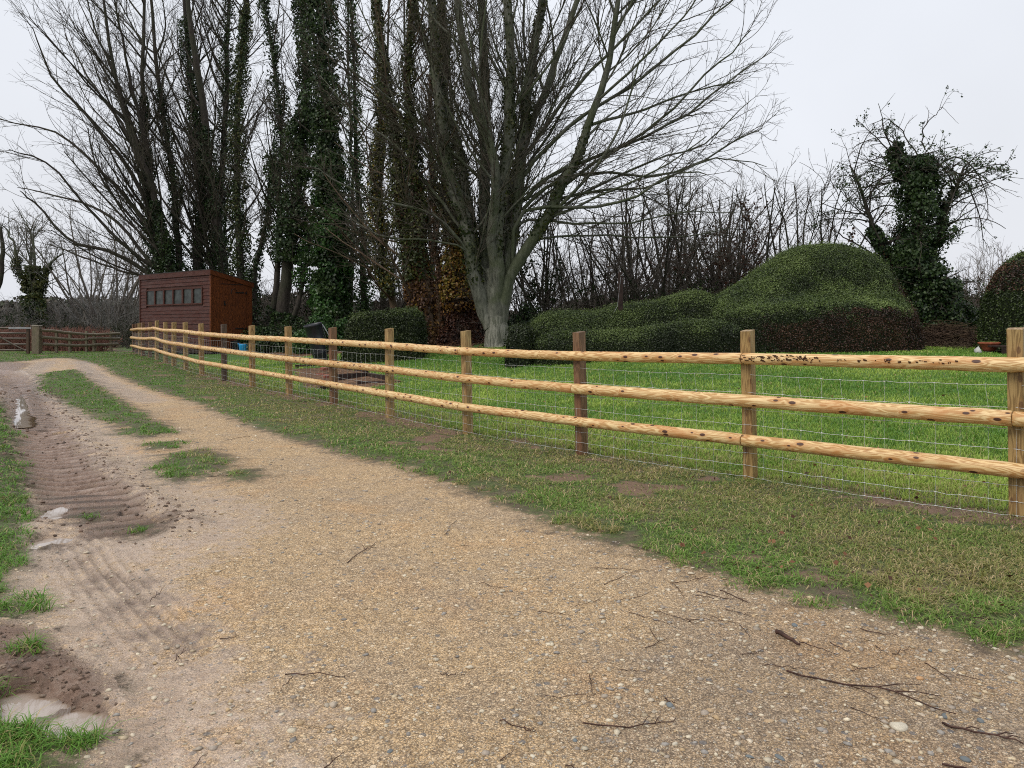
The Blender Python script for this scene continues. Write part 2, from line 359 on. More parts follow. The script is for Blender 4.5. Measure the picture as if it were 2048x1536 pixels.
pine('old_rail_wood', (.22, .19, .135), (.12, .10, .07), (.13, .14, .07), .3, .8)
# --- wire, metal
g = G('galvanised_wire', .45, .5); M['wire'] = g.end((.62, .64, .64), None, .4, Metallic=.35)
# --- bark
def bark(name, a, b, moss, mo=.5, sc=6, pale=None):
    g = G(name, .85, .2); p = g.n('NewGeometry', 'Position'); z = g.n('SeparateXYZ', 2, None, Vector=p)
    n = g.noise(g.scale(p, (1, 1, .22)), sc * 2.5, 6, .65, .3); n2 = g.noise(p, 1.3, 4, .6)
    c = g.ramp(n, [(.3, a), (.68, b)]); c = g.mix(g.mr(n2, .42, .6, 0, mo), c, moss)
    if pale: c = g.mix(g.math('MULTIPLY', g.mr(z, 2.0, .9), g.mr(g.noise(g.scale(p, (1, 1, .12)), 16, 5, .7), .42, .6)), c, pale)
    M[name] = g.end(c, g.bump(n, 1.0, .04))
bark('bark_grey_green', (.045, .047, .036), (.165, .165, .13), (.06, .075, .03), .6, 6, (.27, .26, .215))
bark('bark_dark', (.022, .018, .015), (.07, .058, .048), (.035, .045, .02), .4)
bark('bark_brown', (.05, .032, .022), (.13, .085, .055), (.06, .06, .025), .3)
bark('twig_dark', (.045, .037, .03), (.10, .082, .066), (.065, .07, .035), .4)
bark('twig_grey', (.085, .072, .064), (.17, .145, .125), (.10, .10, .06), .3)
bark('twig_far', (.15, .14, .135), (.24, .225, .215), (.16, .165, .13), .4)  # bark lightened so the colour itself carries the distance haze
bark('twig_red', (.17, .075, .055), (.32, .165, .125), (.12, .07, .05), .3)
plain('hedge_core', (.012, .016, .008), .9, .1)
plain('black_plastic', (.018, .019, .025), .38, .5, .2, 14, .05)
plain('blue_plastic', (.02, .33, .70), .4, .5, .12, 8, .05)
plain('terracotta', (.30, .085, .045), .8, .2, .25, 14, .15)
plain('dark_timber', (.035, .022, .018), .8, .2, .4, 12, .4)
plain('stone_pale', (.45, .45, .44), .8, .2, .2, 10, .3)
plain('brick_red', (.27, .10, .07), .85, .2, .3, 18, .4)
plain('glass_dark', (.03, .036, .033), .3, .3, .6, 5, .02)
plain('iron_black', (.012, .011, .011), .5, .4, .2, 20, .1)
plain('soil', (.085, .06, .042), .95, .1, .5, 14, .8)
plain('gate_metal', (.32, .33, .34), .45, .5, .2, 9, .1)
plain('roof_felt', (.055, .05, .048), .9, .1, .3, 30, .3)
plain('leaf_litter_brown', (.16, .085, .05), .85, .15, .5, 20, .5)

# ------------------------------------------------------------------ the ground sheet
def polar_sheet():
    R = np.concatenate([np.geomspace(1.0, 14, 860), np.geomspace(14, 60, 170)[1:], np.geomspace(60, 900, 30)[1:]])
    T = np.concatenate([np.linspace(-180, -48, 40)[:-1], np.linspace(-48, 48, 860), np.linspace(48, 180, 40)[1:-1]])
    T = np.radians(T); r, t = np.meshgrid(R, T, indexing='ij')
    x = r * np.sin(t); y = r * np.cos(t)
    fx, fy = x.ravel(), y.ravel(); z = zground(fx, fy)
    s, rd, g, ms, TT, W = ground_masks(fx, fy)
    far = fy > 34
    grassy = np.clip(.5 + g / .35 * .5, 0, 1); grassy[far | (rd < -1.5)] = 1
    # bare soil scars: along the fence, in the verge
    scar = np.exp(-((s + .0) / .35) ** 2) * (fbm(fx * .9, fy * .9, 21, 3) > .02) * .9
    scar = np.maximum(scar * (fy > 3), sstep(.17, .27, fbm(fx * 1.4, fy * 1.4, 44, 4)) * (s < 0) * (rd < -.2) * .8)
    grassy = np.where(ms > -.05, np.minimum(grassy, .15), grassy)
    cav = np.clip(-ribwave(fx, fy, TT) * 1.3, 0, 1); cav = np.maximum(cav, sstep(.0, .25, -fbm(fx * 9, fy * 9, 12, 4)) * sstep(-.1, .1, ms))  # troughs of ribs and churned mud, darkened in colour as painted shade
    cav = np.maximum(cav, .8 * (.5 - .5 * np.sin(W[2] * 2 * np.pi / .055)) * np.exp(-(W[0] / .17) ** 4) * (W[1] > 1.2))  # tread grooves get the same painted shade
    lawn = sstep(.1, 1.2, s)
    mud = np.exp(-(TT[0] / .36) ** 2) * (1 - .5 * sstep(14, 20, fy)) * 1.1 * sstep(3.7, 4.7, fy + 1.6 * fbm(fx * 2, fy * 2, 29, 3))
    mud = np.maximum(mud, sstep(-.12, .1, ms)); mud = np.maximum(mud, .75 * np.exp(-(W[0] / .2) ** 2) * .5)
    # broad brown mud on the far left bend
    farm = sstep(.0, 1, poly_sdf(fx, fy, A(-200,722, 60,722, 95,724, 60,745, 70,775, 60,800, 0,815, -200,815)) / .8); mud = np.maximum(mud, farm * 1.1)
    wet = np.exp(-((TT[0] - .4) / .7) ** 2) * .68
    for (P, w) in ((A(95,722, 60,745, 40,760), .5), (A(165,722, 175,740, 215,765, 300,800), .45), (A(150,900, 240,1000, 200,1130, 180,1300, 260,1480, 300,1600), .62), (A(60,960, 60,1120, 70,1200), .35)):
        dd, _, _ = polyline_sd(fx, fy, P); wet = np.maximum(wet, .72 * np.exp(-(dd / w) ** 2))
    wet = np.maximum(wet, .45 * sstep(14, 20, fy) * (rd > 0))
    litter = np.maximum(sstep(0, .6, poly_sdf(fx, fy, A(560,690, 640,686, 720,692, 830,684, 870,696, 960,697, 970,688, 1010,686, 1010,672, 560,674))), sstep(0, .5, poly_sdf(fx, fy, np.array([(8.9, 17.4), (10.4, 17.2), (12.5, 17.6), (14, 24), (7, 24)]))))
    for P in [A(575,740, 700,730, 820,765, 700,785, 600,778), A(400,686, 470,690, 470,705, 380,700)]: litter = np.maximum(litter, .8 * sstep(-.1, .25, poly_sdf(fx, fy, P)))
    litter = np.maximum(litter, sstep(20.5, 22, fy) * (s > 3))
    V = np.stack([fx, fy, z], 1)
    nr, nt = len(R), len(T)
    i = np.arange(nr - 1)[:, None]; j = np.arange(nt - 1)[None]
    Q = np.stack([i * nt + j, (i + 1) * nt + j, (i + 1) * nt + j + 1, i * nt + j + 1], -1).reshape(-1, 4)
    Q = Q[:, ::-1]
    # close the sheet behind the camera and under it
    k = np.arange(nr - 1); Q2 = np.stack([k * nt + nt - 1, k * nt, (k + 1) * nt, (k + 1) * nt + nt - 1], -1)
    V = np.concatenate([V, [[0, 0, 0]]]); c = len(V) - 1; jj = np.arange(nt); tr = np.stack([jj, (jj + 1) % nt, np.full(nt, c)], -1)
    ap = lambda a: np.append(a, 0)
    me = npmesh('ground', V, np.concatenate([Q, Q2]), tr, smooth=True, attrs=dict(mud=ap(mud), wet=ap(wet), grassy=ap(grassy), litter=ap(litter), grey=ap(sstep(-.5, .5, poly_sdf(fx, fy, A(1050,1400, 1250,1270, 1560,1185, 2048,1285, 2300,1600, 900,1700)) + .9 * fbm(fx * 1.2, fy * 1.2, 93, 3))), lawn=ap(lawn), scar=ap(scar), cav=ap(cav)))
    tag(link('ground', me, M['ground']), kind='structure')
polar_sheet()
for i, P in enumerate(puddle_polys):
    x0, y0 = P.min(0) - .12; x1, y1 = P.max(0) + .12; st = .012 if i < 2 else .03
    X, Y = np.meshgrid(np.arange(x0, x1, st), np.arange(y0, y1, st), indexing='ij'); q = poly_sdf(X.ravel(), Y.ravel(), P) + .035 + .11 * fbm(X.ravel() * 11, Y.ravel() * 11, 14, 4)
    z = float(zbase(*P.mean(0))) - (.031 if i < 2 else .034); nx, ny = X.shape; a = np.arange(nx - 1)[:, None]; b = np.arange(ny - 1)[None]
    Q = np.stack([a * ny + b, (a + 1) * ny + b, (a + 1) * ny + b + 1, a * ny + b + 1], -1).reshape(-1, 4); Q = Q[(q[Q] > -.07).all(1)]
    if not len(Q): continue
    tag(link('puddle', npmesh('puddle', np.stack([X.ravel(), Y.ravel(), np.full(X.size, z)], 1), Q, attrs=dict(deep=q)), M['water']), kind='structure')

# ------------------------------------------------------------------ grass
def blades(x, y, z, h, w, lean, col, name, label=None):
    n = len(x); a = rng.random(n) * 2 * np.pi; dx = np.cos(a); dy = np.sin(a)
    b = a + np.pi / 2 + rng.normal(0, .5, n); wx = np.cos(b) * w / 2; wy = np.sin(b) * w / 2
    base = np.stack([x, y, z - .004], 1); side = np.stack([wx, wy, np.zeros(n)], 1)
    up = np.stack([dx * lean * h * .35, dy * lean * h * .35, h * .6], 1); tip = np.stack([dx * lean * h, dy * lean * h, h * (1 - .3 * lean)], 1)
    up[:, 2] *= np.where(lean > 1, .8, 1); tip[:, 2] = h * np.clip(1 - .38 * lean, .25, 1)
    V = np.stack([base - side, base + side, base + up + side * .75, base + up - side * .75, base + tip], 1).reshape(-1, 3)
    k = np.arange(n) * 5; Q = np.stack([k, k + 1, k + 2, k + 3], 1); T = np.stack([k + 3, k + 2, k + 4], 1)
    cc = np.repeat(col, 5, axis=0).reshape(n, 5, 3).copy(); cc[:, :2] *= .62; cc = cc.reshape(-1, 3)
    me = npmesh(name, V, Q, T, col=cc)
    return tag(link(name, me, M['grass_blade']), label, 'grass', kind='stuff')
def fan(n, y0, y1, half=.76, pw=1.0):
    u = rng.random(n)
    y = np.exp(np.log(y0) + u * np.log(y1 / y0)) if pw == 1 else y0 + (y1 - y0) * u
    return (rng.random(n) * 2 - 1) * half * y, y
# lawn behind the fence
x, y = fan(420000, 4.2, 21); s, rd, g_, ms, T, W = ground_masks(x, y)
dirt = np.maximum(poly_sdf(x, y, A(575,740, 700,730, 820,765, 700,785, 600,778)), poly_sdf(x, y, A(400,686, 470,690, 470,705, 380,700)))
k = (s > .1) & (dirt < rng.normal(0, .15, len(x))) & ~((s < .5) & (fbm(x * .9, y * .9, 21, 3) > .03) & (rng.random(len(x)) < .5))
lit = poly_sdf(x, y, A(560,690, 640,686, 720,692, 830,684, 870,696, 960,697, 970,688, 1010,686, 1010,672, 560,674)); k &= lit < .05
x, y, s = x[k], y[k], s[k]; n = len(x)
cl = fbm(x * .8, y * .8, 31, 4); c2 = fbm(x * 5, y * 5, 33, 3)
g0 = np.array([.135, .285, .036]); g1 = np.array([.40, .53, .095]); g2 = np.array([.48, .43, .18])
t = np.clip(.36 + cl * 2.2 + c2 * .9 + .42 * sstep(7, .5, s) + rng.normal(0, .16, n), 0, 1)[:, None]; col = g0 * (1 - t) + g1 * t
dry = (rng.random(n) < .05 + .35 * sstep(2.5, .2, s) * (c2 > -.05))[:, None]; col = np.where(dry, g2, col)
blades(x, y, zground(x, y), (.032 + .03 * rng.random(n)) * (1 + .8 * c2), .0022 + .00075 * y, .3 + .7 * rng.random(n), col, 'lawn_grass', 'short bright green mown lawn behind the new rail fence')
# verge and road-side grass
x, y = fan(520000, 1.75, 30); s, rd, g_, ms, T, W = ground_masks(x, y)
c1 = fbm(x * 1.5, y * 1.5, 41, 4); c3 = fbm(x * 7, y * 7, 43, 3)
edge = g_ + .35 * c1 + .22 * c3
left = (x < -.75 * np.minimum(y, 1e9) * .6) & (s < -2)
k = (s <= .25) & (edge > 0.0) & (rng.random(len(x)) < np.clip(.25 + edge * 2.2 + c3 * 2.2, 0.05, 1))
k &= ~((np.abs(s) < .45) & (fbm(x * .9, y * .9, 21, 3) > .02) & (rng.random(len(x)) < .55))
k &= ~((ms > -.04) & (c3 < .17))
for P in puddle_polys: k &= poly_sdf(x, y, P) < -.03
k &= ~((sstep(.17, .27, fbm(x * 1.4, y * 1.4, 44, 4)) * (s < 0) * (rd < -.2) > .4) & (rng.random(len(x)) < .85))
x, y, s, g_, c1, c3 = x[k], y[k], s[k], g_[k], c1[k], c3[k]; n = len(x)
zz = zground(x, y)
green = np.array([.175, .285, .052]); olive = np.array([.30, .285, .09]); straw = np.array([.54, .42, .22]); vivid = np.array([.13, .275, .036])
road_left = (x < (-.45 * y)) | (x < -3) & (s < -3.2)
t = np.clip(.5 + c1 * 2.2 + rng.normal(0, .3, n), 0, 1)[:, None]; col = green * t + olive * (1 - t)
col = np.where(((s > -4.3) & (g_ < .45) & (c1 > -.1))[:, None], col * .5 + vivid * .6, col)
col = np.where((rng.random(n) < .16 + .3 * np.clip(-c1 * 2, 0, 1))[:, None], straw, col)
col = np.where((road_left & (rng.random(n) < .8))[:, None], vivid * (.8 + .4 * rng.random(n))[:, None], col)
hh = .85 * (.014 + .026 * rng.random(n) + .03 * rng.random(n) ** 5) * (1 + 1.8 * np.clip(c3 + .05, 0, .5)) * np.where(g_ < .4, 1.1, 1)
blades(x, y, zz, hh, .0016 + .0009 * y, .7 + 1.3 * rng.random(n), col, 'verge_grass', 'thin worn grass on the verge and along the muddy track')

# ------------------------------------------------------------------ gravel stones, larger flints
_phi = [(0, 0, 1), (.9, 0, .35), (.28, .86, .35), (-.73, .53, .35), (-.73, -.53, .35), (.28, -.86, .35), (.73, .53, -.4), (-.28, .86, -.4), (-.9, 0, -.4), (-.28, -.86, -.4), (.73, -.53, -.4), (0, 0, -1)]
_icf = [(0, 1, 2), (0, 2, 3), (0, 3, 4), (0, 4, 5), (0, 5, 1), (1, 6, 2), (2, 7, 3), (3, 8, 4), (4, 9, 5), (5, 10, 1), (6, 7, 2), (7, 8, 3), (8, 9, 4), (9, 10, 5), (10, 6, 1), (11, 7, 6), (11, 8, 7), (11, 9, 8), (11, 10, 9), (11, 6, 10)]
def stones(x, y, r, col, name, flat=.45, sink=.25):
    n = len(x); z = zground(x, y); B = np.array(_phi)[None] * (1 + rng.normal(0, .22, (n, 12, 1)))
    sc = np.stack([r, r * (.55 + .4 * rng.random(n)), r * flat * (.6 + .6 * rng.random(n))], 1); B = B * sc[:, None]
    a = rng.random(n) * 6.283; ca, sa = np.cos(a)[:, None], np.sin(a)[:, None]
    X = B[..., 0] * ca - B[..., 1] * sa; Y = B[..., 0] * sa + B[..., 1] * ca
    V = np.stack([X + x[:, None], Y + y[:, None], B[..., 2] + (z + sc[:, 2] * sink)[:, None]], -1).reshape(-1, 3)
    T = (np.array(_icf)[None] + (np.arange(n) * 12)[:, None, None]).reshape(-1, 3)
    return npmesh(name, V, None, T, col=np.repeat(col, 12, axis=0))
x, y = fan(60000, 1.75, 11); s, rd, g_, ms, T, W = ground_masks(x, y)
dens = .35 + .65 * sstep(-.05, .2, fbm(x * .7 + .4, y * .7, 51, 3)) + .3 * (x > 0)
k = (rd > -.05) & (T[0] > .4) & (ms < 0) & (rng.random(len(x)) < dens) & (g_ < 0)
for P in puddle_polys: k &= poly_sdf(x, y, P) < -.02
x, y = x[k], y[k]; n = len(x); pal = np.array([(.50, .40, .26), (.58, .50, .37), (.44, .31, .17), (.30, .25, .20), (.27, .25, .225), (.60, .52, .38), (.36, .30, .23), (.52, .44, .33)])
r = .0020 + .0035 * rng.random(n) ** 2 + .012 * (rng.random(n) ** 12) ; r = r * (.75 + .10 * y)
g = G('gravel_stone', .6, .3); M['stone'] = g.end(g.mix(g.mr(g.noise(g.n('NewGeometry', 'Position'), 220, 3), .3, .7, 0, .35), g.attr('Col'), (.16, .13, .10)))
tag(link('gravel', stones(x, y, r, pal[rng.integers(0, 8, n)] * (.75 + .5 * rng.random((n, 1))), 'gravel'), M['stone']), 'loose sandy gravel and grit on the track', 'gravel', kind='stuff')
def clods(n, y0, y1, keep, name, label, pal, r0, r1):
    x, y = fan(n, y0, y1); k = keep(x, y); x, y = x[k], y[k]
    for P in puddle_polys:
        k = poly_sdf(x, y, P) < .0; x, y = x[k], y[k]
    m = len(x); r = (r0 + (r1 - r0) * rng.random(m) ** 3) * (.7 + .12 * y); pal = np.array(pal)
    tag(link(name, stones(x, y, r, pal[rng.integers(0, len(pal), m)] * (.7 + .5 * rng.random((m, 1))), name, .7, .1), M['soil_clod']), label, 'mud', kind='stuff')
g = G('soil_clod', .62, .35); pn = g.noise(g.n('NewGeometry', 'Position'), 130, 5, .7); M['soil_clod'] = g.end(g.mix(g.mr(pn, .3, .7, 0, .5), g.attr('Col'), (.05, .032, .022)), g.bump(pn, .9, .008))
def muddy(x, y):
    s, rd, g_, ms, T, W = ground_masks(x, y)
    a = sstep(-.06, .08, ms); b = np.exp(-((T[0] - .34) / .16) ** 2) * sstep(3.8, 4.8, y) * .8 * (y < 15); c = .25 * np.exp(-(T[0] / .4) ** 2) * (y > 4.2)
    d_ = .5 * np.exp(-((s + .05) / .28) ** 2) * (fbm(x * .9, y * .9, 21, 3) > .0) * (x > -9)
    return rng.random(len(x)) < np.maximum(np.maximum(a * .9, b), np.maximum(c, d_))
clods(45000, 1.8, 15, muddy, 'mud_crumbs', 'crumbled wet brown mud along the rut and round the puddles', [(.17, .11, .075), (.27, .18, .13), (.12, .08, .055), (.34, .25, .18)], .003, .014)
# countable larger flints on the track, each its own object
flints = [(1800,1437,.055,0),(1540,1430,.03,3),(1840,1345,.03,1),(1420,1410,.028,3),(1610,1270,.035,3),(1720,1283,.022,0),(1890,1420,.035,2),(1560,1500,.035,2),(1510,1405,.022,3),(1330,1345,.024,3),(1720,1490,.026,3),(1770,1535,.03,3),(1180,1110,.022,0),(1440,1215,.018,0),(1430,1320,.022,0),(1270,1350,.02,0),(1500,1500,.026,2),(1905,1328,.028,2),(1590,1240,.03,2),(1860,1290,.03,2),(1340,1400,.03,2),(1230,1420,.02,0),(1150,1470,.018,2),(1960,1430,.03,2),(1930,1505,.028,2),(1350,1475,.02,0),(1990,1290,.022,0),(1010,1220,.016,0),(460,1417,.02,0),(890,1340,.018,3),(1130,1350,.018,0),(780,1490,.02,2),(1065,1500,.018,0),(1290,1310,.018,0),(1660,1530,.03,3),(1480,1270,.018,0),(830,1430,.016,0),(1640,1345,.02,0),(1375,1190,.016,3),(700,1530,.03,2)]
fc = [(.60, .54, .42), (.50, .28, .12), (.13, .155, .165), (.50, .35, .20)]
flab = ['cream flint stone lying on the gravel track', 'orange brown flint stone lying on the gravel track', 'smooth blue grey pebble pressed into the gravel track', 'buff tan flint stone lying on the gravel track']
for i, (px, py, r, k) in enumerate(flints):
    c = at(px, py); me = stones(np.array([c[0]]), np.array([c[1]]), np.array([r * .62]), np.array([fc[k]]) * random.uniform(.85, 1.1), 'flint_stone', .5, .1)
    o = link('flint_stone', me, M['stone']); m = o.modifiers.new('s', 'SUBSURF'); m.levels = m.render_levels = 1
    tag(o, flab[k] if i else 'largest pale flint stone, low beside the long fallen twig', 'stone', None if i == 0 else ['cream flints on the track', 'orange flints on the track', 'blue grey pebbles on the track', 'buff flints on the track'][k])

# ------------------------------------------------------------------ fallen twigs on the track
def twig(pts, r, forks=1, name='fallen_twig'):
    r = r * (.66 if r < .009 else 1)
    P = np.array([at(*p) for p in pts]); m = 9
    t = np.linspace(0, len(P) - 1, m); q = np.stack([np.interp(t, range(len(P)), P[:, i]) for i in (0, 1)], 1)
    L = np.linalg.norm(q[-1] - q[0]); q += rng.normal(0, L * .012, q.shape); z = zground(q[:, 0], q[:, 1]) + r * 1.1 + np.abs(rng.normal(0, .004, m))
    mb = MB(); mb.tube(np.column_stack([q, z]), np.linspace(r, r * .45, m), 5)
    for f in range(forks):
        i = random.randint(2, m - 3); dv = (q[i + 1] - q[i]); dv = dv / (np.linalg.norm(dv) + 1e-9); a = random.choice((-1, 1)) * random.uniform(.5, .9)
        e = np.array([dv[0] * math.cos(a) - dv[1] * math.sin(a), dv[0] * math.sin(a) + dv[1] * math.cos(a)]) * L * random.uniform(.15, .3)
        mb.tube([(*q[i], z[i]), (*(q[i] + e * .5), z[i] + .008), (*(q[i] + e), z[i] + .004)], [r * .6, r * .5, r * .3], 4)
    return mb.build(name, M['twig_fallen'], None, smooth=True)
plain('twig_fallen', (.062, .032, .024), .7, .25, .4, 30, .3)
big = [([(1573,1332),(1640,1346),(1750,1366),(1830,1388),(1912,1418)], .0055, 3, 'longest fallen branch with forked end on the gravel'),
       ([(1885,1436),(1940,1455),(2000,1468),(2045,1478)], .006, 3, 'thick fallen twig with a knot of side shoots near the track edge'),
       ([(1165,1442),(1250,1443),(1320,1438),(1356,1428)], .0038, 2, 'curved reddish twig lying alone on the lower gravel'),
       ([(695,1118),(720,1100),(738,1090),(752,1080)], .004, 2, 'small forked twig in the middle of the track'),
       ([(1885,1518),(1940,1528),(2000,1538)], .005, 1, 'straight dark twig at the bottom corner of the gravel'),
       ([(570,1338),(620,1340),(690,1343)], .0035, 1, 'thin dark twig on the pale wet side of the track')]
for pts, r, f, lab in big: tag(twig(pts, r, f, 'fallen_twig'), lab, 'twig')
tw = [(1552,1258,1598,1283,.013),(1850,1316,1900,1350,.004),(1912,1340,1962,1349,.003),(1075,1218,1145,1221,.003),(1210,1160,1280,1133,.003),(1255,1090,1330,1108,.003),(1340,1160,1415,1148,.004),(1180,1130,1300,1135,.003),(1300,1250,1320,1280,.003),(1290,1288,1335,1267,.003),(1390,1185,1440,1190,.003),(1450,1210,1500,1225,.003),(1480,1240,1500,1268,.003),(1600,1275,1675,1300,.004),(1660,1275,1700,1292,.004),(1720,1250,1810,1268,.004),(1750,1280,1778,1298,.003),(1785,1298,1818,1286,.003),(1395,1175,1500,1195,.003),(1440,1175,1500,1198,.005),(1350,1162,1368,1188,.003),(1420,1225,1480,1237,.003),(1230,1195,1300,1175,.003),(1000,1432,1070,1452,.004),(1330,1387,1350,1397,.005),(1180,1345,1184,1380,.003),(1090,1385,1220,1378,.0025),(1048,1450,1072,1456,.004),(640,1530,690,1490,.004),(440,1270,480,1262,.003),(380,1530,415,1495,.003),(500,870,450,880,.005),(420,950,500,946,.004),(890,1065,915,1035,.003),(1260,1218,1340,1240,.003),(1310,1215,1400,1240,.003),(1150,1205,1200,1190,.0025),(1370,1230,1440,1232,.003),(1530,1320,1620,1326,.003),(1990,1240,1850,1235,.004),(1800,1145,1960,1162,.003),(350,1310,372,1280,.003),(880,1340,930,1338,.003),(585,1345,560,1375,.003),(960,1160,1010,1170,.0025),(1240,1330,1300,1335,.0025),(1560,1385,1600,1380,.0025),(1700,1400,1760,1425,.003),(1000,1510,1030,1490,.003),(1640,1180,1660,1210,.003),(1480,1300,1530,1290,.003),(1700,1330,1760,1322,.0025),(1130,1520,1180,1535,.003),(300,1190,330,1165,.003)]
for (a, b, c, d_, r) in tw:
    o = twig([(a, b), ((a + c) / 2 + random.uniform(-4, 4), (b + d_) / 2 + random.uniform(-3, 3)), (c, d_)], r * .8, random.choice((0, 0, 1, 1, 2)))
    tag(o, 'flat dark curl of bark lying among the twigs' if r > .01 else 'small dark twig scattered on the gravel track', 'twig', None if r > .01 else 'small twigs scattered on the track')

# ------------------------------------------------------------------ the new post and rail fence
fence = empty('post_and_rail_fence', (posts[1][0], posts[1][1], 0))
tag(fence, 'new golden pine post and rail fence with stock wire mesh', 'fence')
fo = np.array([posts[1][0], posts[1][1], 0.0])
def uvbox(cx, cy, z0, z1, w, t, rz, lean, mat, parent, name, off=fo):
    """a sawn post: uv u runs up the post, v round it; top slightly out of square"""
    c, s_ = math.cos(rz), math.sin(rz); V = []; L = []; m = 6; b = .006
    prof = [(-w / 2 + b, -t / 2), (w / 2 - b, -t / 2), (w / 2, -t / 2 + b), (w / 2, t / 2 - b), (w / 2 - b, t / 2), (-w / 2 + b, t / 2), (-w / 2, t / 2 - b), (-w / 2, -t / 2 + b)]
    per = [0]
    for i in range(8): per.append(per[-1] + math.dist(prof[i], prof[(i + 1) % 8]))
    for i in range(m + 1):
        f = i / m; z = z0 + (z1 - z0) * f
        for (px, py) in prof:
            zz = z + (px * .12 * random.uniform(.8, 1.2) if i == m else 0)
            V.append((cx + px * c - py * s_ + lean[0] * f - off[0], cy + px * s_ + py * c + lean[1] * f - off[1], zz - off[2]))
    Q = []; UV = []
    for i in range(m):
        for j in range(8):
            Q.append((i * 8 + j, i * 8 + (j + 1) % 8, (i + 1) * 8 + (j + 1) % 8, (i + 1) * 8 + j))
            u0, u1 = z0 + (z1 - z0) * i / m, z0 + (z1 - z0) * (i + 1) / m; UV += [(u0, per[j]), (u0, per[j + 1]), (u1, per[j + 1]), (u1, per[j])]
    me = bpy.data.meshes.new(name); me.from_pydata(V, [], Q + [tuple(m * 8 + j for j in range(8))]); uvl = me.uv_layers.new(name='UVMap')
    UV += [(z1 + prof[j][0], prof[j][1]) for j in range(8)]
    for k_, q in enumerate(UV): uvl.data[k_].uv = q
    me.update(); return link(name, me, mat, parent)
pm = ['t', 't', 't', 'b', 't', 't', 'b', 't', 't', 'd', 't', 't', 't', 't', 't', 'b', 'b', 't', 'b', 'b']
PM = {'t': M['treated_post_wood'], 'b': M['brown_post_wood'], 'd': M['dark_post_wood']}
plab = {3: 'reddish brown sawn post', 6: 'reddish brown sawn post', 9: 'nearly black sawn post'}
def fdir(i):
    a = posts[max(0, i - 1)]; b = posts[min(len(posts) - 1, i + 1)]; v = np.array([b[0] - a[0], b[1] - a[1]]); return v / np.linalg.norm(v)
for i, (x, y, zt) in enumerate(posts):
    v = fdir(i); zg = float(zground(np.array([x]), np.array([y]))[0])
    px_lean = [.0, .012, .022, .026, .022, .01, .016, .02, .01][i] if i < 9 else random.uniform(-.01, .02)
    o = uvbox(x + px_lean * .9, y, zg - .15, zt + .0, .098 if i % 3 else .105, .085, math.atan2(v[1], v[0]) * .35 + random.uniform(-.06, .06), (-px_lean * 1.3, 0), PM[pm[i]], fence, 'post')
    if i in plab: o['label'] = plab[i]
def rail(P, r, parent, mat, name='rail', off=fo, seg=26, n=20, wob=.004, uvo=0.0, taper=.0):
    P = np.array(P, float); t = np.linspace(0, len(P) - 1, seg)
    # Catmull through the fixing points
    def cr(t):
        i = int(min(t, len(P) - 2)); f = t - i; p0 = P[max(i - 1, 0)]; p1 = P[i]; p2 = P[i + 1]; p3 = P[min(i + 2, len(P) - 1)]
        return .5 * ((2 * p1) + (-p0 + p2) * f + (2 * p0 - 5 * p1 + 4 * p2 - p3) * f * f + (-p0 + 3 * p1 - 3 * p2 + p3) * f ** 3)
    q = np.array([cr(a) for a in t]); u = np.concatenate([[0], np.cumsum(np.linalg.norm(np.diff(q, axis=0), axis=1))])
    q[1:-1] += rng.normal(0, wob, (seg - 2, 3)) * .3
    R = r * (1 + .02 * np.sin(u * 2.1 + rng.random() * 6) + rng.normal(0, .006, seg)); R[0] *= .93; R[-1] *= .93
    T = (q[1] - q[0]) / np.linalg.norm(q[1] - q[0]); T2 = (q[-1] - q[-2]) / np.linalg.norm(q[-1] - q[-2])
    q = np.concatenate([[q[0]], [q[0] + T * .008], q[1:-1], [q[-1] - T2 * .008], [q[-1]]]); R = np.concatenate([[R[0]], [r * 1.0], R[1:-1], [r * 1.0], [R[-1]]]); u = np.concatenate([[0, .008], u[1:-1], [u[-1] - .008, u[-1]]])
    V, Q = tubes((q - off)[None], R[None], n); N = len(q)
    UV = []
    for i in range(N - 1):
        for j in range(n):
            a, b = j * 2 * math.pi * r / n, (j + 1) * 2 * math.pi * r / n; UV += [(u[i], a), (u[i], b), (u[i + 1], b), (u[i + 1], a)]
    me = bpy.data.meshes.new(name); caps = [tuple(range(n))[::-1], tuple((N - 1) * n + j for j in range(n))]
    me.from_pydata([tuple(v) for v in V], [], [tuple(map(int, f)) for f in Q] + caps)
    for cap in caps:
        for ci in cap: UV.append((.01 * math.cos(ci), .3 + .05 * math.sin(6.283 * (ci % n) / n)))
    uvl = me.uv_layers.new(name='UVMap'); uvl.data.foreach_set('uv', np.array(UV, np.float32).ravel())
    me.polygons.foreach_set('use_smooth', [True] * (len(me.polygons) - 2) + [False] * 2); me.update()
    return link(name, me, mat, parent)
RH = [.229, .552, .875]
def railpt(i, k):
    x, y, zt = posts[i]; v = fdir(i); nrm = np.array([-v[1], v[0]])
    if nrm @ np.array([x, y]) > 0: nrm = -nrm
    jig = [.0, .006, -.006, .004, -.004][(i * 3 + k) % 5]
    return np.array([x + nrm[0] * .088, y + nrm[1] * .088, zt - RH[k] + jig])
for k, start in enumerate((0, 1, 0)):
    i = start
    if start: rail([railpt(0, k), railpt(1, k)], .047, fence, M['new_rail_wood'])
    while i < len(posts) - 1:
        j = min(i + 2, len(posts) - 1); P = [railpt(q, k) for q in range(i, j + 1)]
        e = (P[1] - P[0]); P[0] = P[0] + e / np.linalg.norm(e) * .003; e = P[-1] - P[-2]; P[-1] = P[-1] - e / np.linalg.norm(e) * .003
        rail(P, random.choice((.046, .048, .050)), fence, M['new_rail_wood'], seg=28 if i < 12 else 14); i = j
